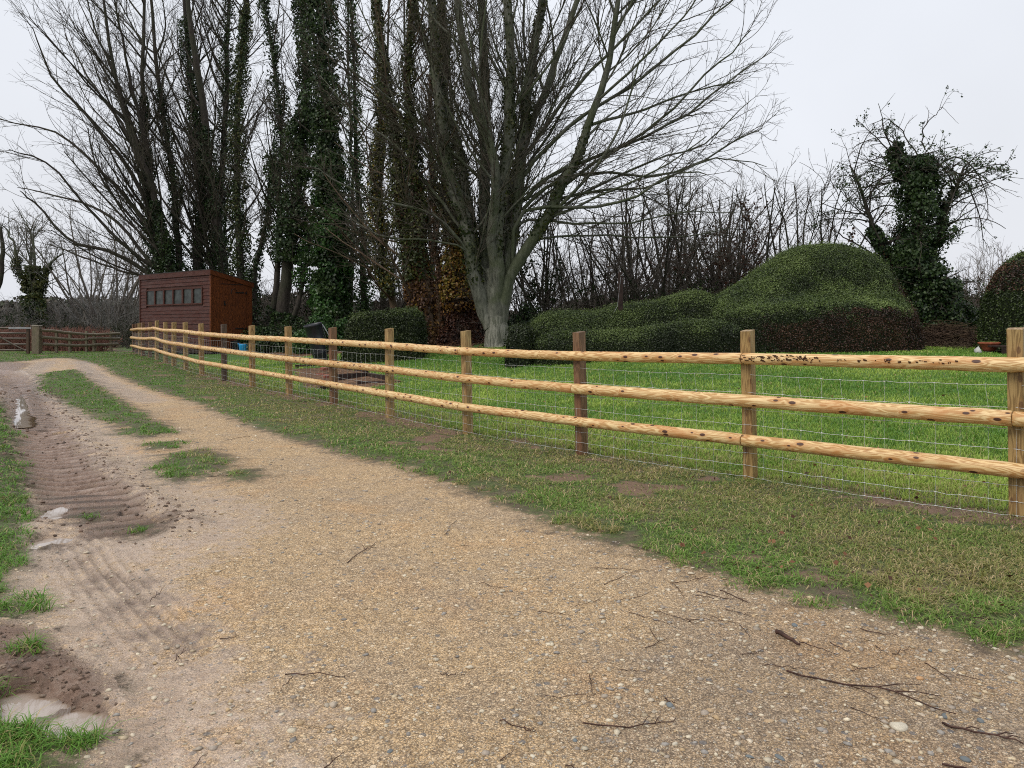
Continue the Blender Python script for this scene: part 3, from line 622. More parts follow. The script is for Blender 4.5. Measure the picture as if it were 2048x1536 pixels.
# dark beetle marks and torn bark on the top rail
a0, a1 = railpt(2, 0), railpt(1, 0); n = 130; t = np.concatenate([.0 + .34 * rng.random(90), .34 + .5 * rng.random(40)]); ax = unit3 = (a1 - a0) / np.linalg.norm(a1 - a0)
nv_ = np.array([ax[1], -ax[0], 0]); nv_ = nv_ if nv_ @ a0 < 0 else -nv_
th = np.radians(np.where(t < .34, rng.normal(12, 16, n), rng.normal(10, 9, n))); dirn = nv_[None] * np.cos(th)[:, None] + np.array([0, 0, 1.])[None] * np.sin(th)[:, None]
c_ = a0 + (a1 - a0) * t[:, None] + dirn * .0492; w_ = (.004 + .018 * rng.random(n) ** 2) * np.where(t < .34, 1, .5); h_ = .0022 + .004 * rng.random(n); up_ = np.cross(np.tile(ax, (n, 1)), dirn)
Vs = np.stack([c_ - ax * w_[:, None] - up_ * h_[:, None], c_ + ax * w_[:, None] * .8 - up_ * h_[:, None] * .6, c_ + ax * w_[:, None] + up_ * h_[:, None], c_ - ax * w_[:, None] * .7 + up_ * h_[:, None]], 1).reshape(-1, 3) - fo
plain('char_mark', (.05, .022, .012), .9, .1, .5, 60, .2)
tag(link('bark_marks', npmesh('bark_marks', Vs, np.arange(n * 4).reshape(n, 4)), M['char_mark'], fence), kind='stuff')
# stock wire between posts and rails
hts = [.035, .125, .225, .335, .45, .575, .71, .85]
def wirepath(frac_h, nseg):
    """points along the mesh at a height above ground"""
    out = []
    for i in range(len(posts) - 1):
        (x0, y0, z0), (x1, y1, z1) = posts[i], posts[i + 1]; v = fdir(i); nrm = np.array([-v[1], v[0]])
        if nrm @ np.array([x0, y0]) > 0: nrm = -nrm
        for t in np.linspace(0, 1, nseg, endpoint=False):
            out.append((x0 + (x1 - x0) * t + nrm[0] * .046, y0 + (y1 - y0) * t + nrm[1] * .046, z0 - 1.2 + (z1 - z0) * t + frac_h - .012 * math.sin(math.pi * t)))
    return np.array(out)
NS = 12
lines = [wirepath(h, NS * 2) for h in hts]
parts = []
for q in lines:
    q = q.copy(); q[:, 2] += rng.normal(0, .0022, len(q)); q[1::2, 2] -= .0025; parts.append(tubes((q - fo)[None], np.full((1, len(q)), .0013), 4))
nv = len(lines[0]) // 2
VP = np.stack([l[::2] for l in lines], 1); VP = VP + 0
sway = rng.normal(0, .006, (VP.shape[0], 1)) * np.ones((1, VP.shape[1])); sway[:, -1] += rng.normal(0.008, .012, VP.shape[0]); sway[:, -2] += 0
dirs = np.array([fdir(min(i // NS, len(posts) - 1)) for i in range(VP.shape[0])]); VP[:, :, :2] += dirs[:, None, :] * sway[:, :, None]
parts.append(tubes(VP - fo, np.full(VP.shape[:2], .0009), 4))
# crimp knots
kn = VP.reshape(-1, 3) - fo; dk = np.repeat(dirs, 8, axis=0); kp = np.stack([kn - np.column_stack([dk * .006, 0 * dk[:, 0]]), kn + np.column_stack([dk * .006, 0 * dk[:, 0]])], 1)
parts.append(tubes(kp, np.full((len(kp), 2), .0028), 4))
V, Q = merge(parts); link('wire_mesh', npmesh('wire_mesh', V, Q), M['wire'], fence)

# ------------------------------------------------------------------ shed
def shed():
    c0 = np.array([*P3(422, 539, 25)[:2]]); kl = (281.5 - 1024) / F; dl = 25 * 1.11; cL = np.array([kl * dl, dl])
    u = (cL - c0); Lw = np.linalg.norm(u); u /= Lw; w = np.array([-u[1], u[0]]);
    if w[1] < 0: w = -w
    kr = (502 - 1024) / F; Dp = (kr * c0[1] - c0[0]) / (w[0] - kr * w[1])
    zt = EYE + (HZ - 541) * 25 / F; zr = EYE + (HZ - 568) * (c0[1] + w[1] * Dp) / F; zg = .38
    root = empty('garden_shed', (c0[0], c0[1], zg)); tag(root, 'dark red brown pent roof timber shed with a row of small windows', 'shed')
    rz = math.atan2(-u[1], -u[0])   # local x runs from the left corner to the near corner
    root.rotation_euler = (0, 0, rz)
    H, Hb, L, D = zt - zg, zr - zg, Lw, Dp     # local: x in [-L,0], y in [0,D], z up from 0
    def board(v8, name, mat, uvdir, parent=root):
        V = [];Q = [];UV = []
        for v in v8:
            b = len(V); V += v; fs = [(0, 1, 2, 3), (7, 6, 5, 4), (0, 4, 5, 1), (1, 5, 6, 2), (2, 6, 7, 3), (3, 7, 4, 0)]
            r = random.random() * 9
            for f in fs:
                Q.append(tuple(b + i for i in f))
                for i in f:
                    p = v[i]; a, c = (p[0], p[2] + p[1]) if uvdir == 'x' else ((p[2], p[0] + p[1]))
                    UV.append((a + r, c + r))
        me = bpy.data.meshes.new(name); me.from_pydata(V, [], Q); ul = me.uv_layers.new(name='UVMap'); ul.data.foreach_set('uv', np.array(UV, np.float32).ravel()); me.update()
        return link(name, me, mat, parent)
    def bx(x0, x1, y0, y1, z0, z1): return [(x0, y0, z0), (x1, y0, z0), (x1, y1, z0), (x0, y1, z0), (x0, y0, z1), (x1, y0, z1), (x1, y1, z1), (x0, y1, z1)]
    # front wall: overlapping boards, window strip cut out
    wx0, wx1 = -L * .905, -L * .10; wz0, wz1 = H * .585, H * .80
    bs = []; z = .06; st = .125
    while z < H - .10:
        z2 = min(z + st, H - .06)
        segs = [(-L + .03, -.03)]
        if z2 > wz0 and z < wz1: segs = [(-L + .03, wx0), (wx1, -.03)]
        for a, b in segs:
            y0 = -.014 + random.uniform(-.002, .002)
            bs.append([(a, y0 - .012, z), (b, y0 - .012, z), (b, .01, z), (a, .01, z), (a, y0 + .008, z2 + .006), (b, y0 + .008, z2 + .006), (b, .01, z2 + .006), (a, .01, z2 + .006)])
        z = z2
    board(bs, 'front_wall', M['shed_board'], 'x')
    # inner carcass keeps light out
    link('carcass', (lambda me: (me.from_pydata([(-L + .04, .02, 0), (-.04, .02, 0), (-.04, D - .03, 0), (-L + .04, D - .03, 0), (-L + .04, .02, H - .07), (-.04, .02, H - .07), (-.04, D - .03, Hb - .07), (-L + .04, D - .03, Hb - .07)], [], [(4, 5, 6, 7), (1, 2, 6, 5), (2, 3, 7, 6), (3, 0, 4, 7)] + [(0, 1, 5, 4)]), me.update(), me)[-1])(bpy.data.meshes.new('carcass')), M['shed_board'], root)
    # end wall with upright boards
    dy0, dy1 = D * .24, D * .86
    bs = []; yy = 0.0; nb = 15; wb = D / nb
    for i in range(nb):
        a, b = i * wb + .004, (i + 1) * wb - .004; ha = H + (Hb - H) * a / D - .05; hb = H + (Hb - H) * b / D - .05; o = .014 + random.uniform(-.009, .009)
        bs.append([(-.03, a, .03), (o, a, .03), (o, b, .03), (-.03, b, .03), (-.03, a, ha), (o, a, ha), (o, b, hb), (-.03, b, hb)])
    board(bs, 'end_wall', M['shed_end_board'], 'z')
    dr_b = []
    n = 7
    for i in range(n):
        a = dy0 + (dy1 - dy0) * i / n + .003; b = dy0 + (dy1 - dy0) * (i + 1) / n - .003; dr_b.append(bx(.016, .03 + random.uniform(0, .003), a, b, .10, H * .835))
    door = board(dr_b, 'door', M['shed_end_board'], 'z')
    for hz_ in (.28, .74):
        mb = MB(); mb.box((.04, (dy0 + dy1) / 2 + D * .14, H * hz_), (.012, D * .22, .045)); mb.box((.045, dy1 - .01, H * hz_), (.02, .05, .09)); mb.build('hinge', M['iron_black'], door)
    mb = MB(); mb.box((.04, dy0 + .12, H * .60), (.014, .04, .16)); mb.box((.05, dy0 + .12, H * .585), (.02, .07, .05)); mb.build('latch', M['iron_black'], door)
    mb = MB(); mb.box((.036, (dy0 + dy1) / 2, H * .842), (.012, dy1 - dy0 + .03, .02)); mb.build('door_lintel', M['iron_black'], root)
    # hooked tool shapes hung on the door top
    mb = MB(); mb.tube([(.05, dy0 + .5 * (dy1 - dy0) + .12 * math.cos(a), H * .74 + .13 * math.sin(a)) for a in np.linspace(.4, 3.6, 9)], .008, 5); mb.build('hook', M['iron_black'], door)
    # corner posts, fascia, base
    for (cx, cy, h) in ((0, 0, H), (-L, 0, H), (0, D, Hb), (-L, D, Hb)):
        board([bx(cx - .03, cx + .03, cy - .034, cy + .03, 0, h - .04)], 'corner_trim', M['shed_end_board'] if cx == 0 else M['shed_board'], 'z')
    board([bx(-L - .05, .05, -.06, -.036, H - .15, H + .03)], 'front_fascia', M['shed_board'], 'x')
    a = [(.036, -.06, H - .13), (.06, -.06, H - .13), (.06, D + .08, Hb - .13), (.036, D + .08, Hb - .13), (.036, -.06, H + .03), (.06, -.06, H + .03), (.06, D + .08, Hb + .03), (.036, D + .08, Hb + .03)]
    board([a], 'end_fascia', M['shed_end_board'], 'x')
    # back and left wall
    board([bx(-L, 0, D - .01, D + .012, .03, Hb - .06)], 'back_wall', M['shed_board'], 'x')
    board([[(-L - .012, 0, .03), (-L + .01, 0, .03), (-L + .01, D, .03), (-L - .012, D, .03), (-L - .012, 0, H - .06), (-L + .01, 0, H - .06), (-L + .01, D, Hb - .06), (-L - .012, D, Hb - .06)]], 'side_wall', M['shed_board'], 'z')
    rf = MB(); rf.add([(-L - .06, -.07, H + .032), (.07, -.07, H + .032), (.07, D + .1, Hb + .032), (-L - .06, D + .1, Hb + .032), (-L - .06, -.07, H + .05), (.07, -.07, H + .05), (.07, D + .1, Hb + .05), (-L - .06, D + .1, Hb + .05)], [(3, 2, 1, 0), (4, 5, 6, 7), (0, 1, 5, 4), (1, 2, 6, 5), (2, 3, 7, 6), (3, 0, 4, 7)]); rf.build('roof', M['roof_felt'], root)
    # six windows
    n = 6; ww = (wx1 - wx0) / n
    for i in range(n):
        a, b = wx0 + i * ww, wx0 + (i + 1) * ww; f = .045
        win = board([bx(a + .002, a + f, -.045, .0, wz0, wz1), bx(b - f, b - .002, -.045, .0, wz0, wz1), bx(a + f, b - f, -.042, .0, wz0, wz0 + .05), bx(a + f, b - f, -.042, .0, wz1 - .04, wz1)], 'window', M['shed_board'], 'x')
        mb = MB(); mb.box(((a + b) / 2, -.005, (wz0 + wz1) / 2), (ww - 2 * f + .01, .006, wz1 - wz0 - .08)); mb.build('pane', M['glass_dark'], win)
    MB().box((-L / 2, D / 2, -.03), (L + .02, D + .02, .1)).build('floor_base', M['dark_timber'], root)
shed()

# ------------------------------------------------------------------ trees
def unit(v): return v / (np.linalg.norm(v, axis=-1, keepdims=True) + 1e-9)
def children(P, R, per_m, ang, Lr, r0, rmin, npts, t0=.15, t1=1.0, up=.1, jit=.12, bias=None, shrink=.5, amp=.35):
    """branches sprouting from a batch of parents. P (B,N,3) R (B,N)"""
    B, N, _ = P.shape; seg = np.linalg.norm(np.diff(P, axis=1), axis=2); L = seg.sum(1)
    cnt = rng.poisson(np.maximum(L * (t1 - t0) * per_m, .01)); cnt = np.maximum(cnt, 1); idx = np.repeat(np.arange(B), cnt); n = len(idx)
    t = t0 + (t1 - t0) * rng.random(n); f = t * (N - 1); i = np.minimum(f.astype(int), N - 2); f = (f - i)[:, None]
    p = P[idx, i] * (1 - f) + P[idx, i + 1] * f; pr = R[idx, i] * (1 - f[:, 0]) + R[idx, i + 1] * f[:, 0]
    T = unit(P[idx, i + 1] - P[idx, i]); rnd = rng.normal(0, 1, (n, 3)); perp = unit(rnd - (rnd * T).sum(1, keepdims=True) * T)
    if bias is not None: perp = unit(perp + np.array(bias)[None]); perp = unit(perp - .6 * (perp * T).sum(1, keepdims=True) * T)
    a = np.radians(ang) * (1 + rng.normal(0, .22, n))[:, None]; d = unit(T * np.cos(a) + perp * np.sin(a))
    ln = (Lr[0] + (Lr[1] - Lr[0]) * rng.random(n)) * (1 - shrink * t); st = (ln / (npts - 1))[:, None]
    out = np.zeros((n, npts, 3)); out[:, 0] = p; wob = rng.normal(0, jit, (n, 3))
    for k in range(1, npts):
        d = unit(d + rng.normal(0, jit, (n, 3)) * .7 + wob * amp + np.array([0, 0, up])); out[:, k] = out[:, k - 1] + d * st
    rr = np.minimum(pr * .62, r0 * (ln / Lr[1]) ** .7 * (.8 + .4 * rng.random(n))); rr = np.maximum(rr, rmin * 1.15)
    return out, rr[:, None] * np.linspace(1, .25, npts)[None] * .85 + rmin * .5
def smoothpath(P, n):
    P = np.array(P, float); t = np.linspace(0, len(P) - 1, n); out = []
    for a in t:
        i = int(min(a, len(P) - 2)); f = a - i; p0 = P[max(i - 1, 0)]; p1 = P[i]; p2 = P[i + 1]; p3 = P[min(i + 2, len(P) - 1)]
        out.append(.5 * ((2 * p1) + (-p0 + p2) * f + (2 * p0 - 5 * p1 + 4 * p2 - p3) * f * f + (-p0 + 3 * p1 - 3 * p2 + p3) * f ** 3))
    return np.array(out)
def stemset(lst, Y, n=16):
    """lst: (pixel polyline, radius at base, radius at tip, depth shift at tip). -> P (B,n,3), R"""
    Ps, Rs = [], []
    for pts, ra, rb, dy in lst:
        m = len(pts); p = np.array([P3(q[0], q[1], Y + dy * i / (m - 1)) for i, q in enumerate(pts)])
        sp = smoothpath(p, n); sp[1:] += rng.normal(0, .025, sp[1:].shape); Ps.append(sp); Rs.append(np.linspace(1, 0, n) ** .85 * (ra - rb) + rb)
    return np.array(Ps), np.array(Rs)
def leafquads(c, nrm, size, col, flat=.7, tipdown=.0):
    n = len(c); nrm = unit(nrm + rng.normal(0, flat, (n, 3))); rnd = rng.normal(0, 1, (n, 3)); rnd[:, 2] -= tipdown; a = unit(rnd - (rnd * nrm).sum(1, keepdims=True) * nrm); b = np.cross(nrm, a)
    s = size[:, None]; V = np.stack([c - a * s * .5, c + b * s * .42 + nrm * s * .08, c + a * s * .55, c - b * s * .42 + nrm * s * .08], 1).reshape(-1, 3)
    Q = np.arange(n * 4).reshape(n, 4); return V, Q, np.repeat(col, 4, axis=0)
IVY = dict(dark=[(.010, .024, .007), (.024, .052, .013), (.052, .088, .022)], green=[(.018, .055, .012), (.035, .095, .018), (.065, .14, .03)], mix=[(.022, .038, .010), (.050, .070, .018), (.11, .11, .028)],
           orange=[(.16, .085, .02), (.30, .15, .03), (.36, .22, .04)], brown=[(.05, .025, .014), (.11, .05, .025), (.17, .085, .04)], yellow=[(.10, .11, .02), (.22, .18, .03), (.30, .22, .04)], redbrown=[(.05, .022, .016), (.09, .035, .022), (.13, .06, .03)])
def ivy_on(P, R, t0, t1, thick, n, pal, size=(.06, .10), clump=3.0, shag=0.0):
    """leaves round one stem between fractions t0..t1"""
    N = len(P); t = t0 + (t1 - t0) * rng.random(n); f = t * (N - 1); i = np.minimum(f.astype(int), N - 2); f = (f - i)[:, None]
    p = P[i] * (1 - f) + P[i + 1] * f; r = R[i] * (1 - f[:, 0]) + R[i + 1] * f[:, 0]; a = rng.random(n) * 2 * np.pi
    T = unit(P[i + 1] - P[i]); U = unit(np.cross(T, [0, 1, .01])); W = np.cross(T, U); rad = U * np.cos(a)[:, None] + W * np.sin(a)[:, None]
    cn = fbm(a * 1.1 + p[:, 2] * .2, p[:, 2] * clump * .5, int(abs(P[0, 0]) * 10) % 50, 4)
    big = fbm(p[:, 2] * .55 + P[0, 0], a * .25, 17, 3); th = thick * (1 - .5 * (t - t0) / (t1 - t0 + 1e-6)) * np.clip(.78 + 2.2 * cn + 1.3 * big, .05, 2.2)
    dist = r + th * rng.random(n) ** .6
    k = rng.random(n) < np.clip(.72 + cn * 2.6 + big * 1.2, .06, 1)
    c = p + rad * dist[:, None]; c[:, 2] -= shag * rng.random(n)
    pal = np.array(IVY[pal]); w = np.clip(.5 + cn * 1.3 + rng.normal(0, .28, n), 0, .999) * 2; j = w.astype(int).clip(0, 1); g_ = (w - j)[:, None]
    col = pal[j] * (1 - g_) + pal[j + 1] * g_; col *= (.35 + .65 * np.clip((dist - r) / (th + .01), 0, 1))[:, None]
    return c[k], rad[k], (size[0] + (size[1] - size[0]) * rng.random(n))[k], col[k]
def tree(name, label, stems, Y, ivy=(), barkm='bark_dark', twigm='twig_dark', levels=None, group=None, limb_bias=None, hand=(), leaves=0, leafpal='brown', cat='tree', trunk_n=16, base_flare=True, leafsize=(.03, .06)):
    P, R = stemset(stems, Y, trunk_n); P0 = P[0, 0].copy()
    root = empty(name, tuple(P0)); tag(root, label, cat, group)
    if base_flare:
        R = R.copy(); R[:, 0] *= 1.25; R[:, 1] *= 1.06
    tr = [tubes(P - P0, R, 14)]
    lv = levels or [dict(per_m=1.2, ang=42, Lr=(2, 4.5), r0=.05, rmin=.008, npts=12, t0=.25, up=.10, bias=limb_bias), dict(per_m=4.0, ang=34, Lr=(.8, 2.0), r0=.02, rmin=.005, npts=8, up=.05), dict(per_m=6, ang=38, Lr=(.3, .8), r0=.008, rmin=.003, npts=5, up=.03), dict(per_m=7, ang=42, Lr=(.12, .35), r0=.004, rmin=.0022, npts=3, up=0)]
    cur = [(P, R)]; crown = []; allp = []
    if hand:
        HP, HR = stemset(hand, Y, 14); tr.append(tubes(HP - P0, HR, 8)); cur.append((HP, HR))
    for i, L in enumerate(lv):
        nxt = []
        for (p, r) in cur:
            L2 = dict(L)
            if hand and i == 0 and p.shape[1] == 14: continue
            c = children(p, r, **L2); nxt.append(c)
        if i == 0 and hand: nxt.append(cur[1])
        for c in nxt:
            if i == 0 and hand and c is cur[1]: continue
            (tr if i == 0 else crown).append(tubes(c[0] - P0, c[1], 6 if i == 0 else 4 if i == 1 else 3))
        cur = nxt; allp = nxt
    V, Q = merge(tr); link('trunk', npmesh('trunk', V, Q, smooth=True), M[barkm], root)
    V, Q = merge(crown); link('crown', npmesh('crown', V, Q), M[twigm], root)
    if leaves:
        p = np.concatenate([q[0].reshape(-1, 3) for q in allp]); k = rng.integers(0, len(p), leaves * 3); p = p[k]; cn = fbm(p[:, 0] * 1.2, p[:, 2] * 1.2, 71, 3); p = p[cn > -.02][:leaves]
        pal = np.array(IVY[leafpal]); V, Q, c = leafquads(p - P0 + rng.normal(0, .03, p.shape), rng.normal(0, 1, p.shape), leafsize[0] + (leafsize[1] - leafsize[0]) * rng.random(len(p)), pal[rng.integers(0, 3, len(p))]); link('leaves', npmesh('leaves', V, Q, col=c), M['leaf'], root)
    if ivy:
        bits = [ivy_on(P[si], R[si], a, b, th, n, pal, **(kw or {})) for (si, a, b, th, n, pal, kw) in ivy]
        c = np.concatenate([b[0] for b in bits]); nr = np.concatenate([b[1] for b in bits]); sz = np.concatenate([b[2] for b in bits]); cl = np.concatenate([b[3] for b in bits])
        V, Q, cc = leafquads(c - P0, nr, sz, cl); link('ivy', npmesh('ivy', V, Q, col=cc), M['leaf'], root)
    return root
LV_BIG = [dict(per_m=1.65, ang=42, Lr=(3.2, 6.4), r0=.055, rmin=.009, npts=16, t0=.20, t1=.97, up=.045, jit=.06, shrink=.45, bias=(0, 0, .3)),
          dict(per_m=3.1, ang=30, Lr=(1.2, 3.1), r0=.017, rmin=.0054, npts=9, t0=.10, up=.03, jit=.09),
          dict(per_m=4.0, ang=36, Lr=(.35, 1.1), r0=.008, rmin=.004, npts=5, t0=.1, up=.0, jit=.15),
          dict(per_m=4.5, ang=45, Lr=(.10, .28), r0=.004, rmin=.0026, npts=3, t0=.2, up=-.12, jit=.2)]
main = tree('multi_stemmed_tree', 'large bare tree with many grey green stems rising from one pale ridged bole', [
    ([(995, 697), (993, 660), (990, 620), (988, 560), (985, 540)], .36, .20, 0),
    ([(985, 650), (970, 622), (946, 547), (937, 456), (900, 365), (882, 228), (869, 91), (855, -120)], 0.224, .10, -.3),
    ([(988, 640), (978, 570), (969, 456), (969, 319), (969, 137), (950, -140)], 0.201, .10, .6),
    ([(993, 640), (996, 570), (996, 456), (1014, 273), (1019, 137), (1008, -140)], 0.201, .10, -.7),
    ([(998, 640), (1012, 575), (1028, 456), (1046, 273), (1060, 137), (1087, -20), (1100, -140)], 0.189, .08, .3),
    ([(1000, 640), (1022, 550), (1078, 456), (1119, 387), (1156, 310), (1183, 237), (1215, 137), (1245, -60)], 0.177, .06, -.9),
    ([(980, 600), (950, 480), (925, 330), (885, 180), (830, 30), (800, -80)], 0.142, .06, 1.6),
    ([(1000, 600), (1006, 500), (1030, 350), (1090, 180), (1150, 20), (1170, -80)], 0.142, .06, 1.8),
    ([(990, 590), (985, 480), (990, 330), (940, 170), (915, 0), (910, -120)], 0.153, .07, -1.9)],
    20, barkm='bark_grey_green', twigm='twig_dark', levels=LV_BIG, limb_bias=None,
    hand=[([(1025, 560), (1037, 433), (1156, 415), (1270, 396), (1338, 350), (1420, 345)], .06, .012, -1.5), ([(1030, 500), (1045, 440), (1156, 447), (1250, 446), (1360, 425), (1470, 430)], .045, .01, -.6),
          ([(1045, 420), (1100, 370), (1180, 345), (1340, 350), (1480, 275), (1525, 255)], .055, .01, .5), ([(1050, 400), (1120, 340), (1250, 290), (1370, 230), (1470, 150), (1540, 110)], .06, .01, 1.0),
          ([(1050, 350), (1120, 270), (1230, 190), (1340, 110), (1440, 20), (1490, -20)], .06, .012, -1.2), ([(1085, 450), (1150, 400), (1280, 330), (1400, 290), (1500, 200)], .05, .01, 1.8),
          ([(1060, 300), (1130, 200), (1230, 90), (1330, -10), (1400, -80)], .06, .012, .8), ([(1060, 480), (1150, 470), (1280, 475), (1400, 470), (1480, 455)], .035, .009, 1.6),
          ([(969, 547), (882, 438), (791, 410), (700, 374), (620, 330)], .05, .01, -2.0), ([(964, 360), (869, 273), (791, 205), (700, 137), (640, 60)], .05, .01, -1.6), ([(955, 500), (880, 400), (800, 300), (720, 240), (640, 150)], .05, .01, .8),
          ([(985, 560), (930, 500), (850, 480), (760, 470), (690, 430)], .035, .009, -1.0), ([(940, 400), (870, 330), (800, 230), (760, 100), (700, -20)], .05, .012, 1.0),
          ([(1110, 400), (1200, 380), (1300, 370), (1420, 320), (1530, 330)], .045, .009, -.5), ([(1130, 370), (1230, 300), (1330, 230), (1430, 130), (1500, 60)], .05, .01, -1.6)],
    ivy=[(1, .25, .95, .07, 2200, 'mix', None), (4, .3, .9, .06, 1500, 'mix', None), (2, .3, .9, .05, 1000, 'dark', None), (5, .25, .7, .06, 1000, 'mix', None), (6, .3, 1, .10, 2200, 'mix', None), (3, .3, .9, .05, 1200, 'mix', None)])
LV_FAN = [dict(per_m=1.8, ang=40, Lr=(3.5, 8.5), r0=.07, rmin=.011, npts=16, t0=.12, t1=.95, up=.04, jit=.05, shrink=.4),
          dict(per_m=2.0, ang=26, Lr=(1.6, 3.8), r0=.020, rmin=.0068, npts=9, t0=.12, up=.04, jit=.08),
          dict(per_m=2.9, ang=34, Lr=(.5, 1.5), r0=.010, rmin=.0045, npts=5, t0=.1, up=.0, jit=.14),
          dict(per_m=3.2, ang=42, Lr=(.16, .42), r0=.005, rmin=.0031, npts=3, t0=.2, up=-.08, jit=.2)]
L_SLIM = [dict(per_m=2.1, ang=46, Lr=(1.5, 4.8), r0=.04, rmin=.009, npts=12, t0=.22, t1=.98, up=.05, jit=.08, shrink=.4),
          dict(per_m=2.6, ang=34, Lr=(.7, 2.0), r0=.015, rmin=.006, npts=7, up=.03, jit=.1),
          dict(per_m=3.4, ang=38, Lr=(.25, .9), r0=.008, rmin=.004, npts=4, up=.0, jit=.15)]
tree('spreading_bare_tree', 'tall bare tree behind the shed with branches sweeping out over the track', [
    ([(335, 690), (318, 545), (298, 430), (291, 300), (285, 150), (290, -60)], 0.182, 0.042, .5),
    ([(352, 690), (345, 560), (322, 450), (300, 360), (262, 270), (225, 120), (200, -40)], 0.168, 0.035, -1),
    ([(362, 690), (358, 545), (350, 400), (330, 250), (310, 100), (300, -80)], 0.154, 0.042, 1.5)],
    29.5, levels=[dict(LV_FAN[0], bias=(-.9, 0, .1), Lr=(3, 6.4))] + LV_FAN[1:],
    hand=[([(312, 560), (234, 508), (146, 483), (73, 410), (40, 380)], .09, .015, -1), ([(317, 500), (268, 415), (200, 340), (120, 270), (15, 245)], .10, .015, .5), ([(312, 450), (260, 340), (190, 250), (110, 160), (65, 55)], .10, .015, -1.5),
          ([(310, 400), (270, 270), (230, 150), (190, 60), (165, -30)], 0.090, 0.014, 1), ([(305, 530), (230, 440), (150, 400), (35, 375)], .08, .014, 1.8), ([(320, 540), (260, 500), (180, 420), (100, 330), (20, 300)], .08, .014, -2.2),
          ([(300, 380), (250, 260), (180, 160), (130, 70)], .08, .015, 2.2), ([(325, 560), (250, 545), (180, 520), (100, 490)], .06, .012, .4), ([(305, 340), (270, 200), (240, 60), (225, -60)], 0.081, 0.014, -2)],
    ivy=[(0, .08, .75, .30, 9000, 'dark', None), (1, .08, .42, .28, 6000, 'dark', None), (2, .1, .7, .30, 6000, 'dark', None)])
tree('ivy_clad_tree', 'dark bare tree with two thick ivy covered trunks directly above the shed roof', [
    ([(388, 690), (395, 545), (405, 400), (395, 280), (380, 150), (365, -60)], 0.238, 0.056, .5),
    ([(446, 690), (448, 545), (432, 450), (415, 330), (405, 200), (380, 40), (370, -60)], 0.252, 0.056, -.8),
    ([(420, 690), (425, 545), (440, 400), (450, 250), (455, 100), (460, -60)], 0.182, 0.049, 1.2)],
    30.5, levels=[dict(LV_FAN[0], bias=(-.6, 0, .2), Lr=(3, 6))] + LV_FAN[1:],
    ivy=[(0, .05, .9, .50, 15000, 'dark', None), (1, .05, .6, .30, 9000, 'dark', None), (2, .05, .95, .45, 11000, 'dark', None)])
tree('ivy_clad_tree', 'slim ivy covered tree rising behind the shed door', [
    ([(480, 690), (482, 545), (475, 400), (478, 200), (490, 30), (495, -60)], 0.168, 0.049, .5),
    ([(503, 690), (510, 560), (525, 470), (545, 380), (540, 300)], 0.112, 0.035, -.5)], 28.5, levels=L_SLIM,
    ivy=[(0, .03, .92, .42, 12000, 'mix', None), (0, .03, .8, .48, 7000, 'dark', None), (1, .05, .95, .32, 6000, 'dark', None)])
tree('ivy_clad_tree', 'thin curved dark trunk, bare low down and ivied above, beside the shed', [
    ([(528, 692), (552, 590), (557, 500), (560, 350), (562, 250), (545, 120), (520, -60)], 0.126, 0.042, .5)], 27, levels=L_SLIM, ivy=[(0, .42, 1, .45, 9000, 'dark', None), (0, .0, .13, .35, 1200, 'dark', None)])
tree('ivy_clad_tree', 'thick rough dark trunk leaning gently, ivy only on its upper half', [
    ([(558, 692), (566, 610), (578, 520), (590, 420), (600, 300), (612, 180), (600, -60)], 0.252, 0.084, .3)], 26.5, levels=L_SLIM, ivy=[(0, .32, 1, .60, 20000, 'dark', dict(size=(.07, .12))), (0, 0, .14, .35, 2500, 'dark', None)])
tree('young_ivied_tree', 'small slanting tree with thin ivy leaves beside the tall green ivy column', [
    ([(572, 680), (600, 590), (612, 530), (622, 470), (632, 380)], 0.099, 0.028, .3), ([(606, 545), (630, 510), (650, 500)], 0.045, 0.014, 0)], 26, levels=L_SLIM, ivy=[(0, .3, 1, .35, 3500, 'green', None), (0, 0, .15, .4, 1800, 'dark', None)])
tree('ivy_column_tree', 'broad column of dense green ivy covering a tall tree to the ground', [
    ([(668, 692), (668, 600), (664, 500), (660, 350), (650, 200), (636, -60)], 0.252, 0.105, .3)], 24.5, levels=L_SLIM,
    ivy=[(0, .0, .65, .62, 30000, 'green', dict(size=(.07, .12), clump=4)), (0, .35, 1, .75, 26000, 'dark', dict(size=(.07, .12))), (0, .0, .45, .66, 14000, 'dark', dict(size=(.07, .12)))])
tree('ivied_pole_tree', 'thin upright tree with patchy green ivy just past the ivy column', [
    ([(727, 690), (727, 600), (724, 480), (714, 330), (708, 180), (700, -60)], 0.126, 0.035, .3)], 26, levels=L_SLIM, ivy=[(0, .15, 1, .38, 8000, 'green', None), (0, .0, .2, .25, 1200, 'dark', None)])
tree('ivied_pole_tree', 'slender brown trunk bending up through yellow green ivy', [
    ([(800, 690), (790, 620), (775, 560), (758, 460), (753, 350), (765, 200), (752, -60)], 0.135, 0.042, .3)], 23.5, barkm='bark_brown', levels=L_SLIM, ivy=[(0, .25, 1, .30, 9000, 'mix', None), (0, .3, .9, .3, 2000, 'yellow', None)])
